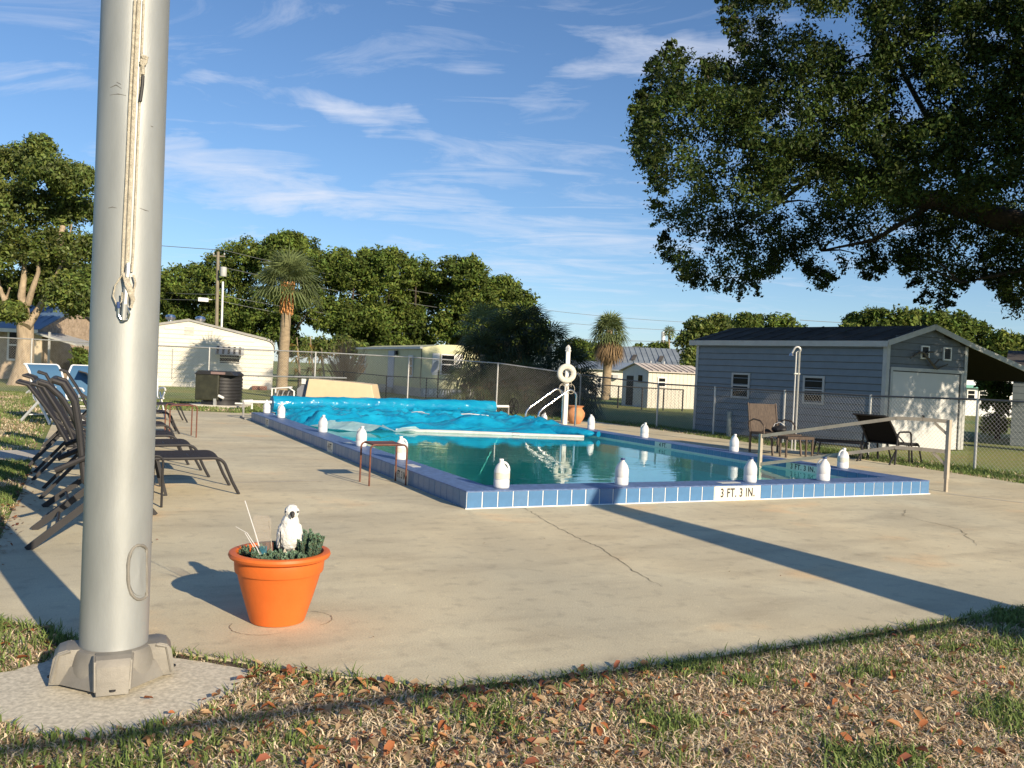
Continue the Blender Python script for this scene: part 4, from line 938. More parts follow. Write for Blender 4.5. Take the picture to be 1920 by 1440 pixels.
MB().box(-.79,.95,-.025,.0,.20,.235).build('rim', m_cream, eb, bevel=.005); MB().box(.02,.05,-.045,-.02,.24,.36).build('latch', m_rust, eb)
MB().box(-.86,-.76,.12,.15,.74,.86).build('label_plate', m_whitep, eb)
hx = dp(532, 760, 19.6); hsr = thing('hose_reel', 'white hose reel stand holding loops of dark garden hose', 'hose reel', (hx.x, hx.y, 0), -YAW)
MB().tube([(-.28,0,0),(-.28,0,.62),(.10,0,.66),(.22,0,.58),(.22,0,0)], .02, 8).tube([(-.28,.3,0),(-.28,.3,.62),(.10,.3,.66)], .02, 8).build('stand', m_whitep, hsr, smooth=30)
m_hose = mat('dark_hose', (.05,.05,.045), .5, bump=0)
for k in range(9):
    x = -.16+.04*k; MB().tube([(x+.01*math.sin(a_), .12+.17*math.cos(a_), .38+.20*math.sin(a_)) for a_ in [i*.45 for i in range(14)]], .014, 6, closed=True).build('hose_loop', m_hose if k % 3 else m_galv, hsr, smooth=True)
q0, q1 = dp(455, 704, 24.75), dp(650, 709, 24.75); mq = (q0+q1)/2
pl = thing('telescopic_pole', 'long silver telescopic pole lying on hooks along the far fence', 'pole', mq)
MB().tube([q0-mq, Vector((0,0,.0))], .020, 8).tube([Vector((0,0,0)), q1-mq], .026, 8).build('pole_tube', m_alu, pl, smooth=True)
for e in (q0.lerp(q1,.15), q0.lerp(q1,.85)): MB().tube([e-mq+hf*.22, e-mq-Vector((0,0,.03)), e-mq+Vector((0,0,-.03))-hf*.04, e-mq-hf*.04], .01, 6).build('hook', m_galv, pl)
bl = thing('utility_post', 'short grey-green utility post beside the long wall of the blue shed', 'post', on_u(1366, 9.9, 0, 815), 0)
MB().lathe([(.055,-.05),(.055,.55),(.045,.57),(.001,.58)], 16, cap=False).build('post_body', mat('greygreen_plastic', (.20,.24,.23), .6, bump=0), bl, smooth=True)

# ------------------------------------------------------------------ chain-link fences
m_wire = mat('galvanised_wire', (.46,.46,.44), .5, metal=.4, bump=0, var=.1)
m_bwire = mat('black_coated_wire', (.02,.022,.02), .6, bump=0)
def wires(A, B, za, zb, ta, tb, pitch, r_):
    """diamond mesh between A and B (plan points) with bottom za..zb and top ta..tb"""
    A, B = Vector((A[0], A[1], 0)), Vector((B[0], B[1], 0)); Lh = (B-A).length; d = (B-A)/Lh; b = MB(); H = max(ta-za, tb-zb); nrm = Vector((-d.y, d.x, 0))
    nn = int((Lh+H)/pitch)+1
    for sgn in (1, -1):
        for k in range(-int(H/pitch)-1, nn):
            s0 = k*pitch; s1 = s0+H
            a_, c_ = (max(0, s0), min(Lh, s1))
            if c_-a_ < .02: continue
            def P(s):
                h_ = (s-s0)/H; h_ = h_ if sgn > 0 else 1-h_; f = s/Lh
                return A + d*s + Vector((0,0,(za+(zb-za)*f) + h_*((ta+(tb-ta)*f)-(za+(zb-za)*f)))) + nrm*(.002*sgn)
            b.tube([P(a_), P(c_)], r_, 3, cap=False)
    return b
def fence(label, pts, cat='fence', mt=m_galv, wm=m_wire, pitch=.072, wr_=.0021, pr_=.024, dark_rail=None, group=None, bottom=False):
    """pts: (x, y, ground z, top z, has post)"""
    o_ = Vector((pts[0][0], pts[0][1], 0)); t = thing('chain_link_fence', label, cat, o_, 0, group); big = MB()
    for i, (x, y, zg, zt, hp_) in enumerate(pts):
        if hp_: MB().tube([(x-o_.x, y-o_.y, zg-.05), (x-o_.x, y-o_.y, zt+.02)], pr_, 10).build('fence_post', mt, t, smooth=40)
    for a, c in zip(pts, pts[1:]):
        MB().tube([(a[0]-o_.x, a[1]-o_.y, a[3]), (c[0]-o_.x, c[1]-o_.y, c[3])], pr_*.72, 8).build('top_rail', dark_rail or mt, t, smooth=40)
        if bottom: MB().tube([(a[0]-o_.x, a[1]-o_.y, a[2]+.1), (c[0]-o_.x, c[1]-o_.y, c[2]+.1)], pr_*.6, 8).build('bottom_rail', mt, t, smooth=40)
        w = wires((a[0]-o_.x, a[1]-o_.y), (c[0]-o_.x, c[1]-o_.y), a[2]+.03, c[2]+.03, a[3], c[3], pitch, wr_); o2_ = len(big.v)
        big.v += w.v; big.f += [tuple(i_+o2_ for i_ in f) for f in w.f]; big.mi += w.mi
    tag(big.build('wire_mesh', wm, t, fixn=False), kind='stuff'); return t
P_ = []
for px, py in [(-260,618),(-120,626),(60,636),(225,645),(393,652),(592,660.5),(767,669.7)]:
    q = dp(px, py, 25); P_.append((q.x, q.y, 0, q.z, True))
q = dp(934, 681, 25); P_.append((q.x, q.y, 0, q.z, True)); q = dp(1089.4, 702.5, 24); P_.append((q.x, q.y, 0, q.z, True))
fence('silver chain-link fence with posts behind the reel and pump cover', P_, wr_=.0019)
Q_ = [P_[-1]]
for px in (1231, 1337, 1467, 1627): q = on_u(px, 10.0, 0, 800); Q_.append((10.0, q.y, 0, 1.10, True))
q = gp(1827, 877, 0); Q_.append((10.0, on_u(1827, 10.0, 0, 877).y, 0, 1.14, True)); Q_.append((10.0, on_u(2080, 10.0, 0, 940).y, 0, 1.14, True)); Q_.append((10.0, -2.5, 0, 1.14, True))
print('fence right', [(round(a[0],2), round(a[1],2)) for a in Q_])
fence('chain-link fence with a dark top rail in front of the blue shed', Q_, dark_rail=mat('weathered_rail', (.12,.12,.12), .6, bump=0), wr_=.0020)
# ------------------------------------------------------------------ buildings
m_bside = mat('slate_blue_siding', (.165,.20,.228), .5, scale=5, var=.07, bump=.06, bscale=20)
m_gside = mat('shaded_siding', (.125,.14,.15), .55, scale=3, var=.16, bump=.06, bscale=20)  # same siding as the long wall; the gable's shade put into its colour
m_trim = mat('pale_trim', (.42,.43,.42), .5, scale=6, var=.08, bump=0)
m_darkroof = mat('dark_metal_roof', (.08,.074,.070), .8, scale=2.5, var=.35, bump=.1, spec=.2)
m_metroof = mat('grey_metal_roof', (.30,.34,.36), .4, scale=1.2, var=.16, bump=.05, metal=.3)
m_tinroof = mat('streaked_tin_roof', (.42,.36,.31), .6, scale=3, var=.3, bump=.1, stretch=(1,4,1), col2=(.62,.57,.52))
m_door = mat('pale_grey_door', (.55,.555,.55), .5, scale=2, var=.05, bump=.04)
m_glass = mat('dark_window_glass', (.008,.010,.011), .12, bump=0, spec=.15)
m_wsid = mat('cream_white_siding', (.68,.65,.57), .6, scale=4, var=.06, bump=.05)
m_yel = mat('yellow_metal_siding', (.56,.56,.33), .45, scale=3, var=.08, bump=.05)
m_stone = mat('stone_wall', (.30,.23,.16), .9, scale=5, var=.4, bump=.8, bscale=9, bdist=.05, col2=(.48,.38,.28))
m_bluero = mat('blue_metal_roof', (.12,.19,.28), .35, scale=2, var=.12, bump=.03, metal=.2)
m_wshed = mat('weathered_white_boards', (.60,.57,.50), .75, scale=6, var=.12, bump=.2, stretch=(6,1,.6))
m_trail = mat('white_trailer', (.70,.71,.72), .4, bump=0)
m_green = mat('teal_awning', (.12,.35,.30), .5, bump=0)
def lap(A, B, z0, z1, out=.016, side=1):
    """one lapped board on the plan line A-B; side = which way it faces"""
    A, B = Vector((A[0], A[1], 0)), Vector((B[0], B[1], 0)); d = (B-A).normalized(); n = Vector((d.y, -d.x, 0))*side
    b = MB(); vs = [A+n*out, B+n*out, B+n*.002, A+n*.002, A-n*.01, B-n*.01]
    V = [(*vs[0][:2], z0), (*vs[1][:2], z0), (*vs[2][:2], z1), (*vs[3][:2], z1), (*vs[4][:2], z0), (*vs[5][:2], z0), (*vs[5][:2], z1), (*vs[4][:2], z1)]
    b.add(V, [(0,1,2,3),(4,7,6,5),(0,4,5,1),(3,2,6,7),(0,3,7,4),(1,5,6,2)]); return b
def local(t, p): return Vector((p[0]-t.location.x, p[1]-t.location.y, p[2] if len(p) > 2 else 0))
def win(t, P, d, w, z0, z1, frame=m_trim, n_=None, mullion=True, fw=.05, th=.03, glass=m_glass):
    """window on a wall: P start point (local), d unit direction, n_ outward normal"""
    P = Vector((P[0], P[1], 0)); d = Vector((d[0], d[1], 0)).normalized(); n_ = Vector((n_[0], n_[1], 0)).normalized()
    def bx_(a, c, za, zc, o0, o1):
        q = [P+d*a+n_*o0, P+d*c+n_*o0, P+d*c+n_*o1, P+d*a+n_*o1]; b = MB()
        b.add([(v.x, v.y, za) for v in q]+[(v.x, v.y, zc) for v in q], [(0,1,2,3),(4,7,6,5),(0,4,5,1),(1,5,6,2),(2,6,7,3),(3,7,4,0)]); return b
    f = MB()
    for a, c, za, zc in ((0,w,z0,z0+fw),(0,w,z1-fw,z1),(0,fw,z0+fw,z1-fw),(w-fw,w,z0+fw,z1-fw)) + (((fw,w-fw,(z0+z1)/2-fw*.4,(z0+z1)/2+fw*.4),) if mullion else ()):
        q = bx_(a, c, za, zc, .0, th); o = len(f.v); f.v += q.v; f.f += [tuple(i+o for i in x) for x in q.f]; f.mi += q.mi
    fo = f.build('window', frame, t)
    bx_(fw*.6, w-fw*.6, z0+fw*.6, z1-fw*.6, .0, th*.5).build('pane', glass, fo)
def linepx(px, A, F):
    d = ray(px, 760); n = Vector((-d.y, d.x)); a = Vector(A[:2]); f = Vector(F[:2]); c = Vector(CAM[:2])
    t = (c-a).dot(n)/(f-a).dot(n); return a + (f-a)*t
# --- slate blue shed with carport
A0, F0, B0 = gp(1650,842,0), gp(1300,806,0), dp(1803,850,18.75); B0.z = 0; A0 += Vector((.05,0,0))
sd = thing('blue_shed', 'slate blue lapped metal shed with a grey garage door gable and carport roof', 'shed', A0)
a, f, b0 = Vector((0,0,0)), F0-A0, B0-A0; f.z = b0.z = 0; c0 = f + b0; EH, RH = 2.22, 2.58
nL = Vector((f.y, -f.x, 0)).normalized()*(-1); 
nL = nL if nL.dot(Vector((-1,0,0))) > 0 else -nL
nG = Vector((b0.y, -b0.x, 0)).normalized(); nG = nG if nG.y < 0 else -nG
core = MB(); ins = .02
P4 = [a, b0, c0, f]; cen = (a+c0)/2; P4 = [p + (cen-p).normalized()*ins for p in P4]
core.poly([(p.x, p.y) for p in P4], 0, EH); m1, m2 = (P4[0]+P4[1])/2, (P4[2]+P4[3])/2
o = len(core.v); core.v += [(P4[0].x,P4[0].y,EH),(P4[1].x,P4[1].y,EH),(m1.x,m1.y,RH-.03),(P4[3].x,P4[3].y,EH),(P4[2].x,P4[2].y,EH),(m2.x,m2.y,RH-.03)]
core.f += [(o,o+1,o+2),(o+3,o+5,o+4),(o,o+2,o+5,o+3),(o+1,o+4,o+5,o+2)]; core.mi += [0]*4
core.build('wall', m_gside, sd)
nb = 15; hb = EH/nb
for k in range(nb): lap(a, f, k*hb, (k+1)*hb-.014, .030, 1 if nL.dot(Vector((f.y,-f.x,0))) > 0 else -1).build('siding_board', m_bside, sd)
w_ = b0.length; ud = b0.normalized(); sg = 1 if nG.dot(Vector((b0.y,-b0.x,0))) > 0 else -1
ds0, ds1, dz = .16, w_-.18, 1.63
for k in range(int(RH/hb)+1):
    z0, z1 = k*hb, min((k+1)*hb-.010, RH-.05)
    if z0 > RH-.08: break
    fr = max(0, (z0+hb*.5-EH))/(RH-EH); x0, x1 = fr*w_/2, w_-fr*w_/2
    if x1-x0 < .1: break
    if z1 < dz+.02:
        lap(ud*x0, ud*ds0, z0, z1, .018, sg).build('siding_board', m_gside, sd); lap(ud*ds1, ud*x1, z0, z1, .018, sg).build('siding_board', m_gside, sd)
    else: lap(ud*x0, ud*x1, max(z0, 0), z1, .018, sg).build('siding_board', m_gside, sd)
def wbox(t, P, d, w, z0, z1, n_, o0, o1, nm, mt, bev=0):
    q = [P+n_*o0, P+d*w+n_*o0, P+d*w+n_*o1, P+n_*o1]; b = MB()
    b.add([(v.x, v.y, z0) for v in q]+[(v.x, v.y, z1) for v in q], [(0,1,2,3),(4,7,6,5),(0,4,5,1),(1,5,6,2),(2,6,7,3),(3,7,4,0)]); return b.build(nm, mt, t, bevel=bev)
wbox(sd, ud*ds0, ud, ds1-ds0, 0, dz, nG, .0, .012, 'garage_door', m_door)
gdo = KIDS(sd)[-1]
for z in (.4,.8,1.2): wbox(gdo, ud*(ds0+.03), ud, ds1-ds0-.06, z-.008, z+.008, nG, .010, .018, 'door_rib', m_door)
for s0, s1, z0, z1 in ((ds0, ds1, dz-.022, dz), (ds1-.022, ds1, 0, dz), (ds0, ds0+.022, 0, dz)): wbox(gdo, ud*s0, ud, s1-s0, z0, z1, nG, .010, .016, 'door_gap', m_black)
wbox(gdo, ud*(w_*.46), ud, .05, .62, .72, nG, .01, .04, 'handle', m_black)
for s0, s1, z0, z1 in ((ds0-.06, ds0, 0, dz+.07), (ds1, ds1+.07, 0, dz+.07), (ds0, ds1, dz, dz+.07)): wbox(sd, ud*s0, ud, s1-s0, z0, z1, nG, .015, .045, 'door_trim', m_trim)
wbox(sd, ud*-.02, ud, .09, 0, EH, nG, .012, .03, 'corner_trim', m_trim); wbox(sd, ud*(w_-.08), ud, .08, 0, EH, nG, .012, .03, 'corner_trim', m_trim)
fd = f.normalized(); wbox(sd, Vector((0,0,0))-fd*.02, fd, .08, 0, EH, nL, .012, .03, 'corner_trim', m_trim); wbox(sd, f-fd*.07, fd, .07, 0, EH, nL, .012, .03, 'corner_trim', m_trim)
for s in (.40, .68):
    win(sd, ud*(s*w_)+nG*.012, ud, .24, 1.90, 2.18, frame=m_whitep, n_=nG, mullion=False, fw=.03, glass=m_black)
    for k in range(5): wbox(sd, ud*(s*w_+.035), ud, .17, 1.945+k*.045, 1.96+k*.045, nG, .03, .045, 'louver', m_dark)
for p0, p1, z0, z1 in ((1545,1505,.83,1.45),(1405,1371,.86,1.46)):
    q0, q1 = linepx(p0, A0, F0), linepx(p1, A0, F0); q0 = Vector((q0.x-A0.x, q0.y-A0.y, 0)); q1 = Vector((q1.x-A0.x, q1.y-A0.y, 0))
    win(sd, q0+nL*.012, (q1-q0), (q1-q0).length, z0, z1, frame=m_trim, n_=nL, fw=.045)
# roof
ov, og = .13, .12; sl = (RH-EH)/(w_/2)
e0 = a - ud*ov - fd*og; e1 = f - ud*ov + fd*og; r0 = m1*1.0 - fd*og; r1 = (f+c0)/2 + fd*og; r0 = b0/2 - fd*og
L2 = 2.75; sl2 = .255; g0 = b0 + ud*0 - fd*og; h0 = b0 + ud*L2 - fd*og; h1 = h0 + f + fd*2*og; g1 = g0 + f + fd*2*og
def slab(Pq, zs, th, nm, mt):
    b = MB(); b.add([(p.x, p.y, z) for p, z in zip(Pq, zs)] + [(p.x, p.y, z-th) for p, z in zip(Pq, zs)], [(0,1,2,3),(7,6,5,4),(0,4,5,1),(1,5,6,2),(2,6,7,3),(3,7,4,0)]); return b.build(nm, mt, sd)
slab([e0, r0, r1, e1], [EH-ov*sl+.03, RH+.03, RH+.03, EH-ov*sl+.03], .03, 'roof', m_darkroof); rf1 = KIDS(sd)[-1]
slab([r0, g0, g1, r1], [RH+.03, EH+.05, EH+.05, RH+.03], .03, 'roof', m_darkroof)
slab([g0, h0, h1, g1], [EH+.05, EH+.05-sl2*L2, EH+.05-sl2*L2, EH+.05], .03, 'carport_roof', mat('carport_sheet', (.022,.020,.019), .8, bump=0, spec=.1))
for k in range(11):
    p0 = e0.lerp(e1, (k+.5)/11); p1 = r0.lerp(r1, (k+.5)/11); b = MB(); b.bar((p0.x, p0.y, EH-ov*sl+.035), (p1.x, p1.y, RH+.035), .03, .02); b.build('roof_rib', m_darkroof, rf1)
b = MB()
for (p, z), (q, y) in (((e0,EH-ov*sl),(r0,RH)), ((r0,RH),(g0,EH+.02)), ((g0,EH+.02),(h0,EH+.02-sl2*L2))):
    MB().bar((p.x-fd.x*.012, p.y-fd.y*.012, z), (q.x-fd.x*.012, q.y-fd.y*.012, y), .02, .11).build('fascia', m_trim, sd)
MB().bar((e0.x, e0.y, EH-ov*sl-.02), (e1.x, e1.y, EH-ov*sl-.02), .02, .12).build('fascia', m_trim, sd)
for P in (h0 - ud*.1 + fd*.2, h1 - ud*.1 - fd*.2): MB().box(P.x-.05, P.x+.05, P.y-.05, P.y+.05, 0, EH+.02-sl2*L2).build('carport_post', m_trim, sd)
# dark forked shape set flat on the gable
br = thing('forked_form', 'dark forked shape lying flat against the shed gable between two vents', 'form', A0 + ud*(w_*.55) + nG*.09 + Vector((0,0,1.9)))
def gpt(px, py):
    d = ray(px, py); n_ = nG; t = ((A0+nG*.09)-CAM).dot(n_)/d.dot(n_); return CAM + d*t - Vector(br.location)
for pts, r_ in (([(1712,668),(1722,661),(1732,661),(1742,675),(1752,687),(1757,692),(1766,688),(1777,683)], .028), ([(1735,664),(1742,660),(1750,660)], .02), ([(1751,685),(1756,679),(1760,675)], .018), ([(1712,668),(1707,672)], .01)):
    P = [gpt(*q) for q in pts]; MB().tube(P, [r_*(1-.55*i/(len(P)-1)) if len(P) > 4 and i > 4 else r_*(.6+.4*math.sin(math.pi*min(1,(i+.5)/len(P)))) for i in range(len(P))], 7).build('limb', mat('dark_form', (.10,.085,.07), .9, scale=20, var=.3), br, smooth=True)
# --- generic gabled / flat buildings in the camera-heading frame
def block(name, label, cat, loc, rz, w, dep, eh, rh, wall, roof, ridge='y', ov=.15, rth=.05):
    t = thing(name, label, cat, loc, rz)
    b = MB(); b.box(0, w, 0, dep, -.05, eh)
    if ridge == 'y': b.add([(0,0,eh),(w,0,eh),(w/2,0,rh),(0,dep,eh),(w,dep,eh),(w/2,dep,rh)], [(0,1,2),(3,5,4),(0,2,5,3),(1,4,5,2)])
    elif ridge == 'x': b.add([(0,0,eh),(0,dep,eh),(0,dep/2,rh),(w,0,eh),(w,dep,eh),(w,dep/2,rh)], [(0,2,1),(3,4,5),(0,3,5,2),(1,2,5,4)])
    b.build('wall', wall, t)
    if ridge == 'y':
        s = (rh-eh)/(w/2); 
        for x0, x1 in ((-ov, w/2), (w+ov, w/2)):
            z = eh-ov*s+.02; b = MB(); b.add([(x0,-ov,z),(x1,-ov,rh+.02),(x1,dep+ov,rh+.02),(x0,dep+ov,z),(x0,-ov,z+rth),(x1,-ov,rh+.02+rth),(x1,dep+ov,rh+.02+rth),(x0,dep+ov,z+rth)], [(0,1,2,3),(7,6,5,4),(0,4,5,1),(1,5,6,2),(2,6,7,3),(3,7,4,0)]); b.build('roof', roof, t)
    elif ridge == 'x':
        s = (rh-eh)/(dep/2)
        for y0, y1 in ((-ov, dep/2), (dep+ov, dep/2)):
            z = eh-ov*s+.02; b = MB(); b.add([(-ov,y0,z),(w+ov,y0,z),(w+ov,y1,rh+.02),(-ov,y1,rh+.02),(-ov,y0,z+rth),(w+ov,y0,z+rth),(w+ov,y1,rh+.02+rth),(-ov,y1,rh+.02+rth)], [(0,1,2,3),(7,6,5,4),(0,4,5,1),(1,5,6,2),(2,6,7,3),(3,7,4,0)]); b.build('roof', roof, t)
    else: b = MB(); b.box(-ov, w+ov, -ov, dep+ov, eh+.002, eh+.09); b.build('roof', roof, t)
    return t
def win2(t, x0, x1, z0, z1, y=0, frame=m_whitep, fw=.06, mull=True, glass=m_glass): win(t, (x0, y, 0), (1,0,0), x1-x0, z0, z1, frame=frame, n_=(0,-1,0), mullion=mull, fw=fw, glass=glass)
# white garage with rounded eaves
gl_ = dp(350, 730, 36); gl_.z = 0
ga = thing('white_garage', 'cream white metal garage with rounded grey eaves behind the pool heater', 'garage', gl_, -YAW+R(16)); W2 = 3.42
prof = [(-W2,-.05),(-W2,1.72)] + [(-W2+.42-.42*math.cos(R(k)), 1.72+.36*math.sin(R(k))) for k in range(20, 81, 20)] + [(0,2.72)] + [(W2-.42+.42*math.cos(R(k)), 1.72+.36*math.sin(R(k))) for k in range(80, 19, -20)] + [(W2,1.72),(W2,-.05)]
MB().prism([(x,0,z) for x, z in prof], (0,9,0)).build('wall', m_wsid, ga)
b = MB()
nn = 15
for k in range(nn):
    z0, z1 = k*.18, k*.18+.176
    def hwid(z): return W2 if z < 1.75 else (W2-.1 if z < 1.95 else (W2-.35)*max(0,(2.72-z)/.66))
    hw = min(hwid(z0), hwid(z1)) - .01
    if hw > .2: b.add([(-hw,-.03,z0),(hw,-.03,z0),(hw,-.003,z1),(-hw,-.003,z1),(-hw,-.002,z0),(hw,-.002,z0)], [(0,1,2,3),(0,4,5,1)])
b.build('siding', m_wsid, ga)
rp_ = [(x*1.012, z) for x, z in prof[1:-1]]
b = MB()
for (x0, z0), (x1, z1) in zip(rp_, rp_[1:]): b.add([(x0,-.06,z0-.0),(x1,-.06,z1),(x1,-.06,z1+.1),(x0*(1.02),-.06,z0+.08),(x0,9.1,z0),(x1,9.1,z1),(x1,9.1,z1+.1),(x0*1.02,9.1,z0+.08)], [(0,1,2,3),(4,7,6,5),(3,2,6,7),(0,4,5,1)])
b.build('roof', mat('grey_roof_edge', (.30,.30,.29), .5, bump=0), ga, fixn=False)
win2(ga, 1.2, 2.1, .98, 1.55, y=-.01, mull=False)
b = MB(); b.prism([(1.08,-.01,1.72),(1.08,-.42,1.42),(1.08,-.42,1.38),(1.08,-.01,1.66)], (1.14,0,0)); b.build('awning', m_bluero if False else m_trim, ga)
for k in range(5): MB().prism([(1.13+.22*k,-.02,1.735),(1.13+.22*k,-.425,1.432),(1.13+.22*k,-.425,1.422),(1.13+.22*k,-.02,1.725)], (.09,0,0)).build('awning_stripe', m_darkroof, ga)
for k in range(6): MB().box(-.17,.20,-.035,-.015,2.14+k*.058,2.17+k*.058).build('gable_vent', m_trim, ga)
for x in (-.85, .35): 
    MB().lathe([(.10,0),(.10,.10),(.19,.14),(.22,.22),(.19,.30),(.06,.34)], 14, (x, 1.2, 2.66)).build('turbine_vent', m_steel, ga, smooth=30)
MB().box(-.6,-.57,-.06,-.02,.3,1.55).build('conduit', m_trim, ga)
MB().box(2.6,3.2,-.5,-.1,-.02,.14).build('step', m_rust, ga)
# stone house with blue roof, far left
hl = dp(-330, 715, 36); hl.z = 0
st_ = block('stone_house', 'low stone house with a blue metal roof behind the left yard tree', 'house', hl, -YAW, 8.7, 6, 2.15, 3.25, m_stone, m_bluero, 'x', .35)
for k in range(24): MB().prism([(-.3+k*.39,-.36,1.905+.14),(-.3+k*.39,3.0,3.35),(-.3+k*.39,3.0,3.38),(-.3+k*.39,-.36,1.905+.17)], (.03,0,0)).build('roof_seam', m_bluero, st_)
def hx_(px): return (px-(-330))/1626*36/1.0
win2(st_, hx_(12), hx_(36), .75, 2.05, y=-.02, fw=.08)
MB().box(-.2, 9.0, -.42, -.36, 1.92, 2.07).build('fascia', m_whitep, st_)
m_stucco = mat('cream_stucco', (.62,.52,.38), .9, scale=3, var=.1)
b = MB(); b.box(hx_(62), hx_(76), -.04, .02, 0, 1.9); b.build('corner_pier', m_stucco, st_)
for x in (8.75, 9.4): MB().box(x, x+.07, -.3, -.23, 0, 2.0).build('porch_post', m_trim, st_)
MB().prism([(8.7,-.35,2.0),(10.6,-.35,1.55),(10.6,-.35,1.48),(8.7,-.35,1.92)], (0,2.5,0)).build('porch_roof', m_trim, st_)
for lab, px, d_, w, h, z0 in (('long white travel trailer parked behind the yard tree', 118, 54, 2.6, 1.35, .45), ('white van parked beyond the trailer', 172, 60, 4.6, 1.3, .4)):
    q = dp(px, 700, d_); q.z = 0; t = thing('travel_trailer' if 'trailer parked' in lab else 'white_van', lab, 'trailer' if 'trailer parked' in lab else 'van', q, -YAW)
    MB().prism([(0,0,z0),(w,0,z0),(w+.1,0,z0+h*.6),(w-.2,0,z0+h),(.15,0,z0+h),(-.05,0,z0+h*.6)], (0,2,0)).build('body', m_trail, t, bevel=.04)
    for k in range(3): MB().box(.3+k*w/3.4, .3+k*w/3.4+w*.16, -.015, .01, z0+h*.55, z0+h*.8).build('window', m_glass, t)
    for x in (w*.25, w*.75): MB().tube([(x,-.02,.3),(x,.2,.3)], .3, 14).build('wheel', m_dark, t)
    MB().box(.05, w-.02, -.02, .0, z0+.3, z0+.36).build('stripe', m_rust if 'van' not in lab else m_dark, t)
# yellow mobile home aligned with the pool
cy = dp(787, 745, 37); cy.z = 0; yh = thing('mobile_home', 'pale yellow mobile home with white shutters behind the far fence', 'mobile home', cy)
yb = on_u(668, cy.x, 0, 740).y - cy.y; yw = on_v(905, cy.y, 0, 745).x - cy.x
b = MB(); b.poly([(0,0),(yw,0),(yw,yb),(0,yb)], .35, 2.08)
b.prism([(0,0,2.08),(yw,0,2.08),(yw*.9,0,2.2),(yw*.6,0,2.27),(yw*.3,0,2.25)], (0,yb,0)); b.build('wall', m_yel, yh)
MB().box(-.12,.0,-.1,yb+.1,2.02,2.12).build('gutter', m_whitep, yh); MB().box(.03,yw-.03,.02,yb,-.05,.35).build('skirting', m_trim, yh)
for k in range(9): MB().box(.15+k*.26,.33+k*.26,.0,.02,.08,.30).build('skirt_block', m_whitep, yh)
for k in range(2): MB().box(-.004,.02,-.004,.02,.3,2.1).build('corner_trim', m_whitep, yh)
x0_, x1_ = on_v(823, cy.y, 0, 745).x-cy.x, on_v(850, cy.y, 0, 745).x-cy.x
win(yh, (x0_, -.01, 0), (1,0,0), x1_-x0_, .95, 1.85, frame=m_whitep, n_=(0,-1,0), fw=.05)
for xx in (x0_-.38, x1_+.03): MB().box(xx, xx+.33, -.03, -.005, .93, 1.87).build('shutter', m_whitep, yh)
for p0, p1, z0, z1 in ((684,672,.75,1.75),(773,764,.8,1.75)):
    va, vb = on_u(p0, cy.x, 0, 740).y-cy.y, on_u(p1, cy.x, 0, 740).y-cy.y
    win(yh, (-.01, va, 0), (0,1,0), vb-va, z0, z1, frame=m_whitep, n_=(-1,0,0), fw=.07)
va, vb = on_u(737, cy.x, 0, 740).y-cy.y, on_u(726, cy.x, 0, 740).y-cy.y
MB().box(-.03,-.005,va,vb,.2,1.95).build('door', mat('pale_blue_door', (.42,.48,.58), .5, bump=0), yh)
MB().box(-.12,-.03,va-.5,va-.3,1.75,1.95).build('porch_lamp', m_dark, yh)
for k in range(3): MB().box(-.35-.28*k, -.07-.28*k, va, vb, 0, .25-.08*k).build('door_step', m_path, yh)
dq = dp(820, 745, 35.5); dq.z = 0; ds = thing('satellite_dish', 'grey satellite dish on a pole in front of the yellow mobile home', 'satellite dish', dq, -YAW)
MB().tube([(0,0,0),(0,0,1.15)], .025, 8).build('mast', m_dark, ds); MB().lathe([(.0,0),(.14,.02),(.27,.09),(.28,.10)], 20, cap=False).build('dish', m_trim, ds, smooth=True)
q_ = KIDS(ds)[-1]; q_.location = (-.08,0,1.25); q_.rotation_euler = (R(25), R(-62), 0)
# right side buildings
cw = dp(1213, 760, 36); cw.z = 0; ws = thing('white_shed', 'small weathered white shed with a streaked tin roof and an open dark door', 'shed', cw)
gb = on_u(1165, cw.x, 0, 758).y - cw.y; wl = on_v(1316, cw.y, 0, 765).x - cw.x; m_shw = mat('pale_blue_white_wall', (.55,.58,.60), .6, scale=3, var=.05)
b = MB(); b.poly([(0,0),(wl,0),(wl,gb),(0,gb)], -.05, 1.50); b.add([(0,0,1.5),(0,gb,1.5),(0,gb/2,1.78),(wl,0,1.5),(wl,gb,1.5),(wl,gb/2,1.78)], [(0,1,2),(3,5,4),(0,2,5,3),(1,4,5,2)]); b.build('wall', m_shw, ws)
for k in range(int(wl/.2)): MB().box(k*.2+.006, k*.2+.194, -.015, .0, 0, 1.48).build('board', m_wshed, ws)
for y0, y1 in ((-.15, gb/2), (gb+.15, gb/2)):
    b = MB(); z = 1.5-.28*.15/(gb/2)+.02; b.add([(-.1,y0,z),(wl+.1,y0,z),(wl+.1,y1,1.81),(-.1,y1,1.81),(-.1,y0,z+.03),(wl+.1,y0,z+.03),(wl+.1,y1,1.84),(-.1,y1,1.84)], [(0,1,2,3),(7,6,5,4),(0,4,5,1),(1,5,6,2),(2,6,7,3),(3,7,4,0)]); b.build('roof', m_tinroof, ws)
rr_ = KIDS(ws)[-2]
for k in range(int(wl/.3)): MB().bar((.15+k*.3, -.14, 1.54), (.15+k*.3, gb/2, 1.85), .04, .03).build('roof_rib', m_tinroof, rr_)
MB().box(-.02,-.005,gb*.56,gb*.82,.02,1.28).build('doorway', m_black, ws); MB().box(-.03,-.005,gb*.22,gb*.36,1.02,1.32).build('small_window', m_glass, ws)
win(ws, (wl*.16,-.02,0), (1,0,0), wl*.15, .85, 1.28, frame=m_whitep, n_=(0,-1,0), fw=.05)
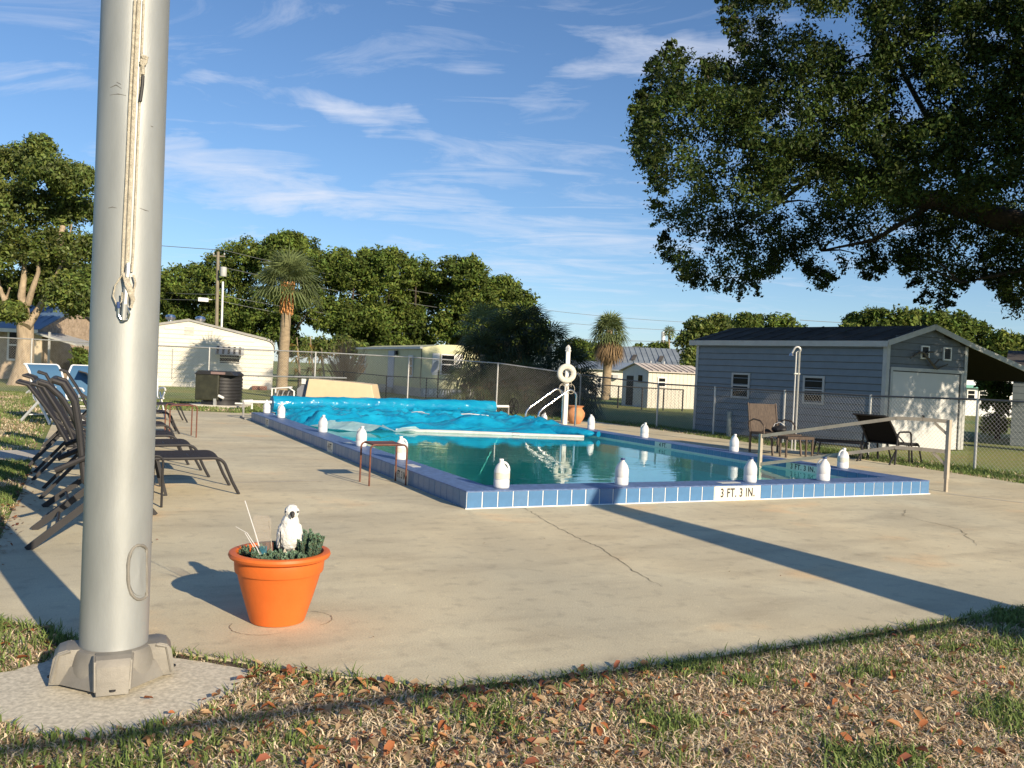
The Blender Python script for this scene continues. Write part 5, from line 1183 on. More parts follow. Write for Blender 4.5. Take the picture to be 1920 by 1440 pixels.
q = dp(1078, 735, 50); q.z = 0; lw = block('white_house', 'long low cream house behind the ball-headed palm', 'house', q, -YAW, 4.4, 6, 1.55, 2.0, m_wsid, m_metroof, 'x', .25)
win2(lw, 1.25, 1.5, .5, 1.1, y=-.02, fw=.04)
MB().box(2.1,2.4,-.3,0,1.05,1.3).build('wall_unit', m_trim, lw)
q = dp(1108, 735, 72); q.z = 0; bn = block('metal_roof_barn', 'wide barn with a pale metal roof beyond the white shed', 'barn', q, -YAW, 10.0, 9, 2.0, 3.75, mat('barn_wall', (.14,.11,.10), .8, scale=3, var=.2), m_metroof, 'x', .3)
for k in range(22): MB().prism([(-.2+k*.47,-.28,1.98),(-.2+k*.47,4.5,3.84),(-.2+k*.47,4.5,3.87),(-.2+k*.47,-.28,2.02)], (.04,0,0)).build('roof_seam', m_metroof, bn)
for x in (3.3, 5.6): MB().prism([(x,1.2,2.63),(x+.4,2.4,3.10),(x+.75,2.4,3.10),(x+.35,1.2,2.63)], (0,-.01,.02)).build('skylight', m_darkroof, bn)
for x in (4.9, 6.0): MB().tube([(x, .3, 2.0), (x, .3, 2.6)], .04, 6).build('roof_pipe', m_whitep, bn)
q = dp(1795, 800, 46); q.z = 0; mh = block('white_mobile_home', 'white mobile home with green-topped windows seen under the carport roof', 'mobile home', q, -YAW, 6.5, 4, 1.95, 2.3, m_trail, m_metroof, 'x', .1)
for k in range(5): win2(mh, .4+k*.62, .85+k*.62, .85, 1.35, y=-.02, fw=.05)
MB().box(-.1,4,-.25,0,1.45,1.60).build('awning', m_green, mh)
q = dp(1892, 860, 21.3); q.z = 0; nbh = block('neighbour_house', 'shaded blue-grey building at the right edge beyond the carport', 'house', q, -YAW-R(31), 5, 5, 1.75, 2.35, m_bside, m_darkroof, 'x', .2)
b = MB()
for k in range(11): b.box(.0, 5, -.012, -.002, k*.16, k*.16+.15)
b.build('siding', m_bside, nbh)
# black low fence in front of the white shed, low fence by the yellow home
Pb = []
for px, py, d_ in ((1062,716,34),(1118,721,34),(1160,724,34),(1205,727,34),(1245,729,34),(1281,731,34)):
    q = dp(px, py, d_); Pb.append((q.x, q.y, 0, q.z, True))
fence('low black chain-link fence in front of the small white shed', Pb, mt=mat('black_fence_metal', (.02,.02,.02), .5, bump=0), wm=m_bwire, pitch=.12, wr_=.003, pr_=.03)
Pc = []
for px, py, d_ in ((560,693,33),(645,697,33),(725,705,33),(800,709,33),(858,713,33)):
    q = dp(px, py, d_); Pc.append((q.x, q.y, 0, q.z, True))
fence('low dark wire fence along the yellow mobile home yard', Pc, mt=mat('black_fence_metal', (.02,.02,.02), .5), wm=m_bwire, pitch=.12, wr_=.003, pr_=.022)
# utility pole, wires, mast
q = dp(403, 735, 58); q.z = 0; tp = dp(409, 472, 58); up_ = thing('utility_pole', 'leaning wooden utility pole with a transformer can behind the white garage', 'utility pole', q)
m_wood = mat('weathered_pole_wood', (.22,.195,.145), .9, scale=6, var=.2, stretch=(1,1,.2)); tl_ = tp - q
MB().tube([(0,0,0), tuple(tl_)], [.13,.10], 10).build('pole', m_wood, up_, smooth=40)
c1_ = dp(418, 612, 57.8)-q; c2_ = dp(418, 528, 57.8)-q; MB().tube([dp(412,735,57.8)-q, c2_], .07, 8).build('conduit', m_trail, up_)
tr_ = dp(419, 510, 57.6)-q; MB().lathe([(.20,-.3),(.21,-.28),(.21,.28),(.17,.33),(.05,.35)], 16, tuple(tr_)).build('transformer', m_trim, up_, smooth=40)
cR3 = Vector((cR.x, cR.y, 0))
MB().bar(tuple(tl_*.965-cR3*.32), tuple(tl_*.965+cR3*.45), .09).build('cross_arm', m_wood, up_)
for s in (-.3,.0,.42): MB().lathe([(.04,0),(.06,.05),(.03,.14)], 8, tuple(tl_*.97+cR3*s+Vector((0,0,.05)))).build('insulator', m_trim, up_)
m_cable = mat('power_cable', (.16,.17,.17), .6, bump=0)
for (x0, y0, x1, y1, lab, r_) in ((420,469,1330,606,'topmost power line running right from the utility pole', .014), (413,500,1345,622,'second power line running right from the utility pole', .014), (404,552,1330,640,'third power line crossing the palm trunk', .018), (403,562,1200,650,'lowest power line crossing the tree line', .016),
        (420,469,-80,420,'power line running left from the pole top', .022), (404,552,180,533,'thick cable running left behind the flagpole', .02), (403,562,150,548,'lowest cable running left behind the flagpole', .016), (1500,600,1760,603,'power line above the blue shed roof', .02)):
    a_, c_ = dp(x0, y0, 58), dp(x1, y1, 66); mid_ = (a_+c_)/2; pts = []
    for k in range(17): f_ = k/16; pts.append(a_.lerp(c_, f_) - mid_ + Vector((0,0,-.9*4*f_*(1-f_)*(1 if x1-x0 > 500 else .2))))
    tag(MB().tube(pts, r_, 5, cap=False).build('power_line', m_cable), lab, 'power line', 'power lines on the leaning pole'); o = COL.objects[-1]; o.location = mid_
ct = dp(381, 562, 57); cb = thing('cable_box', 'small white splice box hanging on the lowest cable', 'box', ct); MB().box(-.32,.32,-.1,.1,-.13,.13).build('box_shell', m_trail, cb, bevel=.03); MB().bar((.3,0,.05),(.55,0,.05),.05).build('cable_end', m_trim, cb)
q = dp(1241, 680, 120); q.z = 0; z_ = dp(1242, 622, 120).z; ms_ = thing('radio_mast', 'thin white mast on the horizon left of the tiny palm', 'mast', q); MB().tube([(0,0,0),(0,0,z_)], .28, 8).build('mast_tube', m_trail, ms_); MB().box(-.8,.8,-.1,.1,z_*.5,z_*.5+.15).build('cross_piece', m_trail, ms_)

# ------------------------------------------------------------------ trees
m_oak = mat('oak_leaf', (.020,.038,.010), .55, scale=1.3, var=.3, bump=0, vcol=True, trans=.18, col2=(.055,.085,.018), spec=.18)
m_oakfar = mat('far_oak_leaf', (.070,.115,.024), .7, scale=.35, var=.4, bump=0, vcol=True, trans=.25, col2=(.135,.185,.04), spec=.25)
m_yardleaf = mat('yard_tree_leaf', (.095,.145,.034), .6, scale=.8, var=.3, bump=0, vcol=True, trans=.3, col2=(.13,.17,.04))
m_bark = mat('pale_bark', (.34,.27,.19), .95, scale=9, var=.3, bump=.8, bscale=25, stretch=(1,1,.3), bdist=.03)
m_dbark = mat('dark_bark', (.06,.048,.036), .95, scale=9, var=.3, bump=.8, bscale=20, bdist=.03)
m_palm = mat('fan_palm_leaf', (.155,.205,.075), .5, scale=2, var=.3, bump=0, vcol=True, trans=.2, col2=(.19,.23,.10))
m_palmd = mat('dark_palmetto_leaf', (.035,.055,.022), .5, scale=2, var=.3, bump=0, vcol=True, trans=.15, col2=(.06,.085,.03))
m_dead = mat('dead_frond', (.25,.17,.09), .85, scale=3, var=.3, bump=0, vcol=True, trans=.2)
m_boots = mat('orange_palm_boots', (.50,.24,.09), .9, scale=12, var=.35, bump=1, bscale=30, bdist=.03)
m_ptrunk = mat('palm_trunk', (.30,.235,.155), .95, scale=5, var=.25, bump=.8, bscale=14, stretch=(1,1,2.5), bdist=.03)
def sphere_pts(n, r_=rng):
    d = r_.normal(size=(n, 3)); return d/np.linalg.norm(d, axis=1)[:, None]
def tree(label, base, lobes, per_lobe, per, size, clump, leafm=m_oakfar, bark=m_dbark, trunk_r=.3, group=None, cat='tree', nm='oak_tree', flat=.8, shell=.35, inner=.5, limbs=True):
    """lobes: list of (Vector centre, radius)"""
    base = Vector(base); t = thing(nm, label, cat, base, 0, group); cen = []
    for c, r_ in lobes:
        d = sphere_pts(per_lobe); d[:, 2] = np.where(d[:, 2] < -.6, -d[:, 2], d[:, 2])
        rr = r_*(inner + (1-inner)*rng.random(per_lobe)**.5)*(.85+.3*rng.random(per_lobe))
        cen.append(np.array([c.x-base.x, c.y-base.y, c.z-base.z]) + d*rr[:, None]*np.array([1,1,.85]))
    cen = np.concatenate(cen); V, F, Cc = leafcloud(cen, clump*(.7+.6*rng.random(len(cen))), per, size, flat=flat, shell=shell)
    link('crown', np_mesh('crown', V, F, leafm, Cc), t)
    b = MB(); top = sum((c for c, _ in lobes), Vector())/len(lobes) - base; fk = Vector((top.x*.25, top.y*.25, max(.8, min(c.z-r_*.6 for c, r_ in lobes)*.75)))
    b.tube([(0,0,-.1), (0,0,.25), tuple(fk*.6+Vector((.05,0,0))), tuple(fk)], [trunk_r*1.5, trunk_r*1.05, trunk_r*.9, trunk_r*.85], 12)
    b.build('trunk', bark, t, smooth=60)
    if limbs:
        for c, r_ in lobes:
            e = c - base; mid_ = fk.lerp(e, .5) + Vector((random.uniform(-.2,.2), random.uniform(-.2,.2), .1*r_))
            MB().tube([fk-Vector((0,0,.1)), mid_, e], [trunk_r*.55, trunk_r*.32, trunk_r*.12], 7).build('limb', bark, t, smooth=60)
    return t
def pxl(lst, d_, jit=0):
    out = []
    for px, py, rp_ in lst:
        dd = d_ + random.uniform(-jit, jit); out.append((dp(px, py, dd), rp_*dd/FPX))
    return out
# far oak row, one tree each
row = [('leftmost oak of the far row, beside the flagpole', 335, [(335,545,45),(310,560,40),(365,530,42),(330,600,45),(375,590,40)]),
 ('oak behind the utility pole', 430, [(425,510,48),(405,545,45),(455,490,45),(440,560,50),(420,600,45),(465,600,40)]),
 ('tallest oak of the far row, above the palm', 530, [(525,475,42),(500,500,45),(560,480,42),(590,510,40),(540,540,55),(500,580,45),(580,580,45),(550,460,22)]),
 ('oak right of the palm crown', 640, [(640,505,40),(615,525,40),(665,520,40),(640,560,48),(610,600,40),(670,600,42)]),
 ('round oak in the middle of the far row', 710, [(705,500,36),(690,530,38),(735,500,34),(720,550,42),(705,600,34),(740,580,34)]),
 ('dark narrow oak between two rounder ones', 785, [(780,520,38),(765,550,36),(800,540,36),(785,590,40)]),
 ('broad oak left of the palmetto clump', 858, [(850,520,40),(880,515,36),(830,555,38),(890,560,40),(860,600,40)]),
 ('second last oak, above the palmetto clump', 930, [(925,560,38),(945,545,30),(910,590,34),(950,600,36)]),
 ('smallest oak at the right end of the far row', 978, [(975,570,26),(985,600,24),(965,600,28)])]
for lab, bx_, lb in row:
    bq = dp(bx_, 716, 62+random.uniform(-2,2)); bq.z = 0
    lb = lb + [(bx_+random.uniform(-30,30), 628, 30), (bx_+random.uniform(-34,34), 652, 26), (bx_+random.uniform(-20,20), 606, 34)]
    tree(lab, bq, pxl(lb, 62, 2.0), 44, 66, .125, .58, group='row of oaks beyond the houses', trunk_r=.32)
tree('shadowy tree crown just left of the flagpole behind the yard tree', (*dp(140,700,46)[:2], 0), pxl([(120,520,45),(160,560,45),(130,610,38),(175,600,40),(175,530,35),(215,560,40),(215,610,35)], 46, 1.5), 34, 50, .12, .5, trunk_r=.2, nm='shade_tree')
# yard tree on the left with a pale forked trunk
yb_ = gp(45, 718, 0); yb_ = Vector(dp(45, 722, 30.5)); yb_.z = 0
yl = pxl([(-10,330,55),(45,310,40),(90,330,45),(135,350,38),(20,390,60),(90,400,55),(150,400,35),(-60,400,80),(-40,490,60),(30,470,55),(105,470,48),(160,470,35),(70,530,36),(130,540,30),(0,540,32),(75,278,16),(150,330,14),(58,556,26),(2,572,24),(24,585,16),(118,560,26),(150,575,26),(96,512,36)], 30.5, 1.6)
yt = tree('big pale-trunked yard tree leaning over the stone house at the left', yb_, yl, 64, 64, .07, .36, leafm=m_yardleaf, bark=m_bark, trunk_r=.26, nm='yard_tree', limbs=False, inner=.2)
[bpy.data.objects.remove(o_) for o_ in KIDS(yt) if o_.name.startswith('trunk')]
def Y(px, py, o_=0): return dp(px, py, 30.5+o_) - yb_
MB().tube([Y(42,730), Y(42,712), Y(46,680), Y(48,640), Y(47,610), Y(47,598)], [.56,.42,.30,.27,.27,.25], 16).build('trunk', m_bark, yt, smooth=60)
for pts, rs in (([(45,612),(28,590),(12,568),(2,548),(-10,500),(-20,430)], [.15,.13,.11,.08,.05,.02]), ([(50,612),(66,590),(84,560),(100,530),(122,480),(135,420)], [.16,.13,.10,.07,.05,.02]), ([(47,605),(46,580),(40,555),(46,510),(40,440),(52,360)], [.19,.16,.13,.09,.05,.02]), ([(52,570),(60,545),(72,510),(70,470)], [.12,.1,.07,.04]), ([(84,560),(100,556),(125,548)], [.07,.05,.03]),
    ([(95,560),(115,575),(128,598)], [.035,.025,.012]), ([(20,580),(12,560),(18,540)], [.06,.05,.03]), ([(118,425),(112,455),(108,480)], [.10,.12,.08])): MB().tube([Y(*p, random.uniform(-.3,.3)) for p in pts], rs, 8).build('limb', m_bark, yt, smooth=60)
# trees behind the shed and on the right
tree('bright green tree overlapping the left edge of the blue shed', (*dp(1295,745,42)[:2], 0), pxl([(1292,640,22),(1312,618,24),(1330,640,26),(1300,675,22),(1325,690,28),(1345,610,20)], 42, 1), 34, 46, .10, .36, trunk_r=.15, nm='leafy_tree', leafm=m_yardleaf)
for lab, lb, d_ in (('oak crown behind the left end of the shed roof', [(1370,625,30),(1340,618,24),(1400,612,26),(1395,640,30)], 58), ('oak crown behind the middle of the shed roof', [(1440,615,28),(1475,618,26),(1500,632,20),(1450,640,30)], 58),
    ('oak crown starting the clump right of the sky gap', [(1610,612,26),(1640,606,28),(1600,635,26),(1650,635,28)], 50), ('tallest oak crown above the shed peak', [(1690,606,26),(1725,608,30),(1760,612,26),(1700,635,28),(1750,640,28)], 50), ('oak crown right of the shed peak', [(1795,618,28),(1830,630,28),(1790,650,28),(1840,660,28)], 50), ('oak crown at the right edge over the carport roof', [(1880,648,26),(1910,655,26),(1950,650,30),(1890,680,24)], 50)):
    mx_ = sum(l[0] for l in lb)/len(lb); tree(lab, (*dp(mx_,745,d_)[:2], 0), pxl(lb, d_, 1.5), 30, 46, .13, .5, trunk_r=.25, group='trees behind the blue shed')
tree('small round tree left of the ball-headed palm', (*dp(1085,735,60)[:2], 0), pxl([(1080,655,22),(1065,665,18),(1100,662,20),(1080,685,24),(1104,688,14)], 60, 1), 36, 46, .12, .42, trunk_r=.2, nm='round_tree')
tree('tiny tree top behind the barn ridge', (*dp(1238,735,95)[:2], 0), pxl([(1225,655,10),(1240,654,12),(1198,656,9)], 95, 1), 26, 30, .16, .5, trunk_r=.2, nm='distant_tree')
tree('low bush behind the dish and the yellow home', (*dp(700,735,52)[:2], 0), pxl([(670,660,18),(640,650,18),(610,655,20),(580,655,20)], 52, 1), 26, 40, .12, .45, trunk_r=.1, nm='bush', leafm=m_yardleaf)
tree('shrub with small leaves beside the flagpole at fence height', (*dp(155,735,24)[:2], 0), pxl([(152,680,12),(160,695,14),(148,665,9)], 24, .3), 22, 40, .05, .16, trunk_r=.03, nm='shrub', leafm=m_oakfar)
tree('dark shrub in the carport shadow', (*dp(1868,850,24)[:2], 0), pxl([(1866,760,22),(1875,730,18),(1862,800,22),(1850,720,12)], 24, .4), 26, 40, .06, .2, trunk_r=.06, nm='shrub')
fl_ = dp(158, 715, 23); fl_.z = 0; fb = thing('flowering_plant', 'small red-leaved plant in front of the shrub', 'plant', fl_)
V, F, Cc = leafcloud(np.array([[0,0,.35],[.1,0,.45],[-.1,0,.5],[0,.05,.6]]), .14, 40, .05); link('foliage', np_mesh('foliage', V, F, mat('red_leaf', (.30,.07,.05), .6, vcol=True, bump=0), Cc), fb); MB().tube([(0,0,-.05),(0,0,.5)], .015, 6).build('stem', m_dbark, fb)
# fan palms
def fan(V, F, Cc, origin, d, length, fanr, nb_, droop, br, bw=.02):
    origin, d = Vector(origin), Vector(d).normalized(); side = d.cross(Vector((0,0,1)))
    if side.length < .05: side = Vector((1,0,0))
    side.normalize(); upn = side.cross(d).normalized(); hub = origin + d*length + Vector((0,0,-droop*length*.3)); o = len(V)
    w = bw*.5; V += [origin-side*w, origin+side*w, hub+side*w*.6, hub-side*w*.6]; F.append((o,o+1,o+2,o+3)); Cc += [(br*1.2,br*1.2,br*.8,1)]*4
    for k in range(nb_):
        a = R(-115 + 230*k/(nb_-1)); dd = (d*math.cos(a) + side*math.sin(a)).normalized(); l = fanr*(1-.25*abs(a)/2)*random.uniform(.85,1.1)
        q = dd.cross(upn).normalized()*bw; m_ = hub + dd*l*.5 + upn*.05*l + Vector((0,0,-droop*l*.12)); e = hub + dd*l + Vector((0,0,-droop*l*.55)); o = len(V)
        V += [hub, m_+q, e, m_-q]; F.append((o,o+1,o+2,o+3)); b_ = br*random.uniform(.75,1.25); Cc += [(b_,b_,b_,1)]*4
def palm(label, base, top, tr0, tr1, n, length, fanr, leafm, dead=0, boots=False, group=None, nm='fan_palm', nb_=16, updn=(-.45,1.2), bw=.022, cat='palm'):
    base, top = Vector(base), Vector(top); t = thing(nm, label, cat, base, 0, group); h = top-base; V, F, Cc = [], [], []
    for k in range(n):
        az = k*2.39996 + random.uniform(-.2,.2); el = updn[0] + (updn[1]-updn[0])*((k+.5)/n)
        d = Vector((math.cos(az)*math.cos(el), math.sin(az)*math.cos(el), math.sin(el))); fan(V, F, Cc, h, d, length*random.uniform(.85,1.1), fanr*random.uniform(.85,1.1), nb_, 1.0-el*.4, random.uniform(.7,1.25), bw)
    link('fronds', np_mesh('fronds', [tuple(v) for v in V], F, leafm, Cc), t)
    if dead:
        V, F, Cc = [], [], []
        for k in range(dead):
            az = k*2.4; el = random.uniform(-1.35,-.55); d = Vector((math.cos(az)*math.cos(el), math.sin(az)*math.cos(el), math.sin(el))); fan(V, F, Cc, h-Vector((0,0,.1)), d, length*.9, fanr*.9, nb_, 1.6, random.uniform(.5,1.3), bw)
        link('dead_fronds', np_mesh('dead_fronds', [tuple(v) for v in V], F, m_dead, Cc), t)
    if h.length > .3:
        k_ = 14; pts = [h*(i/k_) for i in range(k_+1)]; b = MB(); b.tube([Vector((0,0,-.1))]+pts[1:], [tr0*1.2]+[tr0+(tr1-tr0)*i/k_+(.012 if i % 2 else 0) for i in range(1, k_+1)], 14); b.build('trunk', m_ptrunk, t, smooth=60)
    if boots:
        b = MB()
        for k in range(90):
            f_ = k/90; az = k*2.4; p = h*(1 - 1.05*(1-f_)/h.length) - Vector((0,0,.12)); d = Vector((math.cos(az), math.sin(az), 0)); b.tube([p+d*tr1*.8, p+d*tr1*1.5+Vector((0,0,.09)), p+d*tr1*1.55+Vector((0,0,.17))], [.05,.045,.02], 5)
        b.build('boots', m_boots, t)
    return t
pb = dp(527, 749, 30); pb.z = 0
palm('tall fan palm with a bare tan trunk and orange boots under its crown', pb, dp(540,528,30), .20, .14, 46, .66, .95, m_palm, boots=True, updn=(-.30,1.4), nb_=22, bw=.026)
pb = dp(1136, 732, 45); pb.z = 0
palm('ball-headed palm with a skirt of dead fronds', pb, dp(1143,618,45), .24, .19, 52, .52, .86, m_palm, dead=64, updn=(-.5,1.4), nb_=16, bw=.03)
pb = dp(1253, 680, 100); pb.z = 0
palm('tiny palm on the horizon beside the mast', pb, dp(1255,622,100), .16, .12, 18, .4, .8, m_palm, nb_=8, bw=.06)
for k, (px, py, bx_, d_, n, ln, lab, mm) in enumerate(((905,665,905,27.2,34,.6,'leftmost palmetto of the big dark clump',m_palmd),(950,640,955,28,40,.7,'palmetto second from left in the dark clump',m_palmd),(985,620,985,28.5,44,.75,'tallest palmetto in the middle of the dark clump',m_palmd),(1030,650,1030,28,40,.65,'palmetto just left of the white post finial',m_palmd),
        (1065,690,1062,26.5,34,.6,'palmetto behind the life ring',m_palmd),(1085,735,1085,25.5,36,.5,'spiky palmetto right of the white post',m_palmd),(930,720,930,26.5,36,.6,'low palmetto behind the mesh, under the leftmost one',m_palmd),(985,725,985,26.3,36,.6,'low palmetto above the hand wheel of the reel',m_palmd),(870,720,872,27,26,.5,'yellowish palmetto overlapping the yellow home',m_palm),(1035,740,1035,26,32,.5,'low palmetto behind the grab rails',m_palmd),(905,610,905,29,26,.55,'palmetto with bright tips beside the yellow home',m_palm))):
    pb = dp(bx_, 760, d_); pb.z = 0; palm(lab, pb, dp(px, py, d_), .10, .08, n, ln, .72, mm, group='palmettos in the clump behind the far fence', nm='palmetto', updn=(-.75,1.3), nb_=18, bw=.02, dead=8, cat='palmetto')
# yucca-like plants and dead shrub
for lab, px, py, d_ in (('thin yucca with drooping orange-green leaves, left one', 556, 648, 32), ('thin yucca with drooping orange-green leaves, middle one', 581, 646, 32.5), ('shorter yucca beside the fence post', 602, 668, 31.5)):
    pb = dp(px+6, 745, d_); pb.z = 0; V, F, Cc = [], [], []; tp = dp(px, py, d_)-pb
    for lv in range(3):
        for k in range(36):
            az = k*2.4; el = random.uniform(-1.2,.5); c_ = tp - Vector((0,0,.42*lv)); d = Vector((math.cos(az)*math.cos(el), math.sin(az)*math.cos(el), math.sin(el))); l = random.uniform(.25,.42); s_ = d.cross(Vector((0,0,1))).normalized()*.018; o = len(V)
            V += [c_-s_, c_+s_, c_+d*l+Vector((0,0,-.1))]+[c_+d*l-s_*.5+Vector((0,0,-.11))]; F.append((o,o+1,o+2,o+3)); b_ = random.uniform(.7,1.3); Cc += [(b_*random.choice((1,2.2)), b_, b_*.6, 1)]*4
    t = thing('yucca', lab, 'plant', pb, 0, 'yuccas left of the dead shrub'); link('leaves', np_mesh('leaves', [tuple(v) for v in V], F, m_palm, Cc), t); MB().tube([(0,0,-.05), tuple(tp*.5+Vector((.05,0,0))), tuple(tp+Vector((0,0,.3)))], [.05,.04,.015], 7).build('stem', m_bark, t)
pb = dp(645, 745, 33.5); pb.z = 0; t = thing('dead_shrub', 'leafless tan shrub with a dense fan of twigs', 'shrub', pb); b = MB()
for k in range(240):
    az = random.uniform(0, 6.28); sp_ = random.random()**.6*.85; h_ = random.uniform(1.2, 2.25)*(1-.25*sp_); e = Vector((math.cos(az)*sp_, math.sin(az)*sp_, h_)); m_ = e*.5 + Vector((random.uniform(-.08,.08), random.uniform(-.08,.08), -.1)); m_.x *= .7; m_.y *= .7
    b.tube([(random.uniform(-.08,.08), random.uniform(-.08,.08), 0), m_, e, e+Vector((random.uniform(-.15,.15), random.uniform(-.15,.15), .12))], [.016,.012,.008,.005], 3)
tag(b.build('twigs', mat('dry_twig', (.36,.24,.13), .9, bump=0), t), kind='stuff'); MB().tube([(0,0,-.05),(0,0,.8)], [.14,.09], 8).build('trunk', m_bark, t)

# ------------------------------------------------------------------ the big oak reaching in from the right
OUT = [(1345,-60),(1345,0),(1358,45),(1378,90),(1383,112),(1350,122),(1330,112),(1300,128),(1275,95),(1257,78),(1240,100),(1212,128),(1205,170),(1186,205),(1196,235),(1184,262),(1192,292),(1212,318),(1226,352),(1216,385),(1222,412),(1242,440),(1234,468),(1262,500),(1285,532),(1330,540),(1360,548),(1400,556),(1424,548),(1440,516),(1478,508),(1498,498),(1512,508),(1536,540),(1556,538),(1572,505),(1600,492),(1618,520),(1640,528),(1662,500),(1690,484),(1700,530),(1722,562),(1748,574),(1782,578),(1806,540),(1820,522),(1850,526),(1882,560),(1900,590),(1930,600),(2050,600),(2300,560),(2500,480),(2500,-500),(1500,-500),(1380,-300)]
def inside(x, y, P):
    c = False; n = len(P); j = n-1
    for i in range(n):
        if (P[i][1] > y) != (P[j][1] > y) and x < (P[j][0]-P[i][0])*(y-P[i][1])/(P[j][1]-P[i][1])+P[i][0]: c = not c
        j = i
    return c
ob = dp(2560, 900, 15.5); ob.z = 0
oak = thing('live_oak', 'huge dark live oak whose low canopy reaches in from the right', 'tree', ob)
cen, rad = [], []; r2 = random.Random(11); tries = 0
limbs_ = [[(2560,430,15.5),(2200,440,17.2),(1960,432,18.5),(1840,400,19),(1760,375,19.4),(1690,372,19.8),(1640,340,20.3),(1560,300,21),(1470,280,21.5),(1380,270,21.8)],
  [(1690,372,19.8),(1655,320,19.6),(1638,280,19.4),(1600,210,19.6),(1560,130,20)], [(1840,400,19),(1800,330,19),(1700,150,19.4),(1650,40,20)], [(1560,300,21),(1460,380,21.4),(1380,430,21.6)], [(1760,375,19.4),(1640,450,20),(1540,470,21)], [(1470,280,21.5),(1350,200,22),(1280,150,22)], [(2100,440,17.8),(1950,500,18.4),(1800,530,19)], [(2200,440,17.2),(2100,200,18),(1950,60,19)]]
for _ in range(170):
    x, y = r2.uniform(1935, 2170), r2.uniform(360, 560); p = dp(x, y, r2.uniform(14.3, 17.3)); cen.append(tuple(p-ob)); rad.append(r2.uniform(.3,.45))
while len(cen) < 2870 and tries < 90000:
    tries += 1; x, y = r2.uniform(1180, 2350), r2.uniform(-170, 610)
    if not inside(x, y, OUT): continue
    # clear some gaps of sky: near the top right and along the bottom edge
    g_ = mnoise.noise(Vector((x*.009, y*.011, 2.0))) + .5*mnoise.noise(Vector((x*.025, y*.025, 8.0)))
    thr = -.44 + (.24 if (y < 120 and 1480 < x < 1800) else 0) + (.22 if (y > 455 and 1560 < x < 1760) else 0)
    if g_ < thr: continue
    # keep a margin so that leaf clumps end at the outline
    if not (inside(x-11, y, OUT) and inside(x, y+11, OUT) and inside(x+8, y+6, OUT)): 
        if r2.random() < .35: continue
        rr = .17
    else: rr = r2.uniform(.28,.55)
    d_ = (18.8 if y < 380 else 22.0) + r2.uniform(-1.7, 1.7) - 1.2*min(1, max(0, (x-1600)/320)) - 2.0*max(0, (x-1920)/400); p = dp(x, y, d_)
    if 1330 < x < 1480 and y < 170: d_ = r2.uniform(20.3, 22.3); p = dp(x, y, d_)
    if p.z < 2.2 or p.z > 11.2: continue
    cen.append(tuple(p-ob)); rad.append(rr)
V, F, Cc = leafcloud(np.array(cen), np.array(rad)*.92, 120, .046, flat=.85, shell=.15)
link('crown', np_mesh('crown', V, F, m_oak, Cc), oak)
# outer spray of twigs with leaves along the outline
cen2, tw_ = [], MB()
for i in range(len(OUT)-8):
    a_, c_ = Vector(OUT[i]), Vector(OUT[i+1]); nseg = max(1, int((c_-a_).length/14))
    for k in range(nseg):
        p = a_.lerp(c_, (k+r2.random())/nseg); nn_ = Vector((-(c_-a_).y, (c_-a_).x)).normalized()
        if inside(p.x+nn_.x*6, p.y+nn_.y*6, OUT): nn_ = -nn_
        d_ = (18.8 if p.y < 380 else 22.0) + r2.uniform(-1, 1) - 1.2*min(1, max(0, (p.x-1600)/320)); q0 = dp(p.x-nn_.x*30, p.y-nn_.y*30, d_)-ob; q1 = dp(p.x+nn_.x*r2.uniform(-8,7), p.y+nn_.y*r2.uniform(-8,7), d_)-ob
        tw_.tube([q0, q0.lerp(q1,.5)+Vector((0,0,.03)), q1], [.013,.009,.006], 3)
        for f_ in (.3,.55,.8,1.0): cen2.append(tuple(q0.lerp(q1, f_)))
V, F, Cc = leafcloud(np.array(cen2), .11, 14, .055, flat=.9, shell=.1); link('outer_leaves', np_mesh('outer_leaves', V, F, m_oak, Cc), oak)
tag(tw_.build('twigs', m_dbark, oak), kind='stuff')
for i, lb in enumerate(limbs_):
    P = [dp(q[0], q[1], (min(q[2], 19.3)+.5 if q[1] < 390 else q[2]+.3)+.7)-ob for q in lb]; r0_ = (.36,.10,.11,.08,.08,.06,.09,.12)[i]
    MB().tube(P, [r0_*(1-.75*k/(len(P)-1)) for k in range(len(P))], 10).build('limb', m_dbark, oak, smooth=60)
    for k in range(6):
        s_ = P[min(len(P)-1, 1+k*(len(P)-1)//6)]; e = s_ + Vector((r2.uniform(-.7,.7), r2.uniform(-.7,.7), r2.uniform(-.2,.8))); MB().tube([s_, s_.lerp(e,.5)+Vector((0,0,.06)), e], [.035,.02,.008], 5).build('branchlet', m_dbark, oak, smooth=60)
MB().tube([(0,0,-.1),(0,0,.4),(-.05,0,1.4),tuple(dp(2560,430,15.5)-ob)], [.62,.46,.40,.34], 14).build('trunk', m_dbark, oak, smooth=60)
V, F, Cc = leafcloud(np.array([tuple(dp(x, y, d_)-ob) for x, y, d_ in [(r2.uniform(2350,3050), r2.uniform(-200,420), r2.uniform(10.5,14)) for _ in range(1000)] if dp(x, y, d_).x > 12.2]), .38, 46, .075, flat=.85, shell=.15); link('far_side_crown', np_mesh('far_side_crown', V, F, m_oak, Cc), oak)
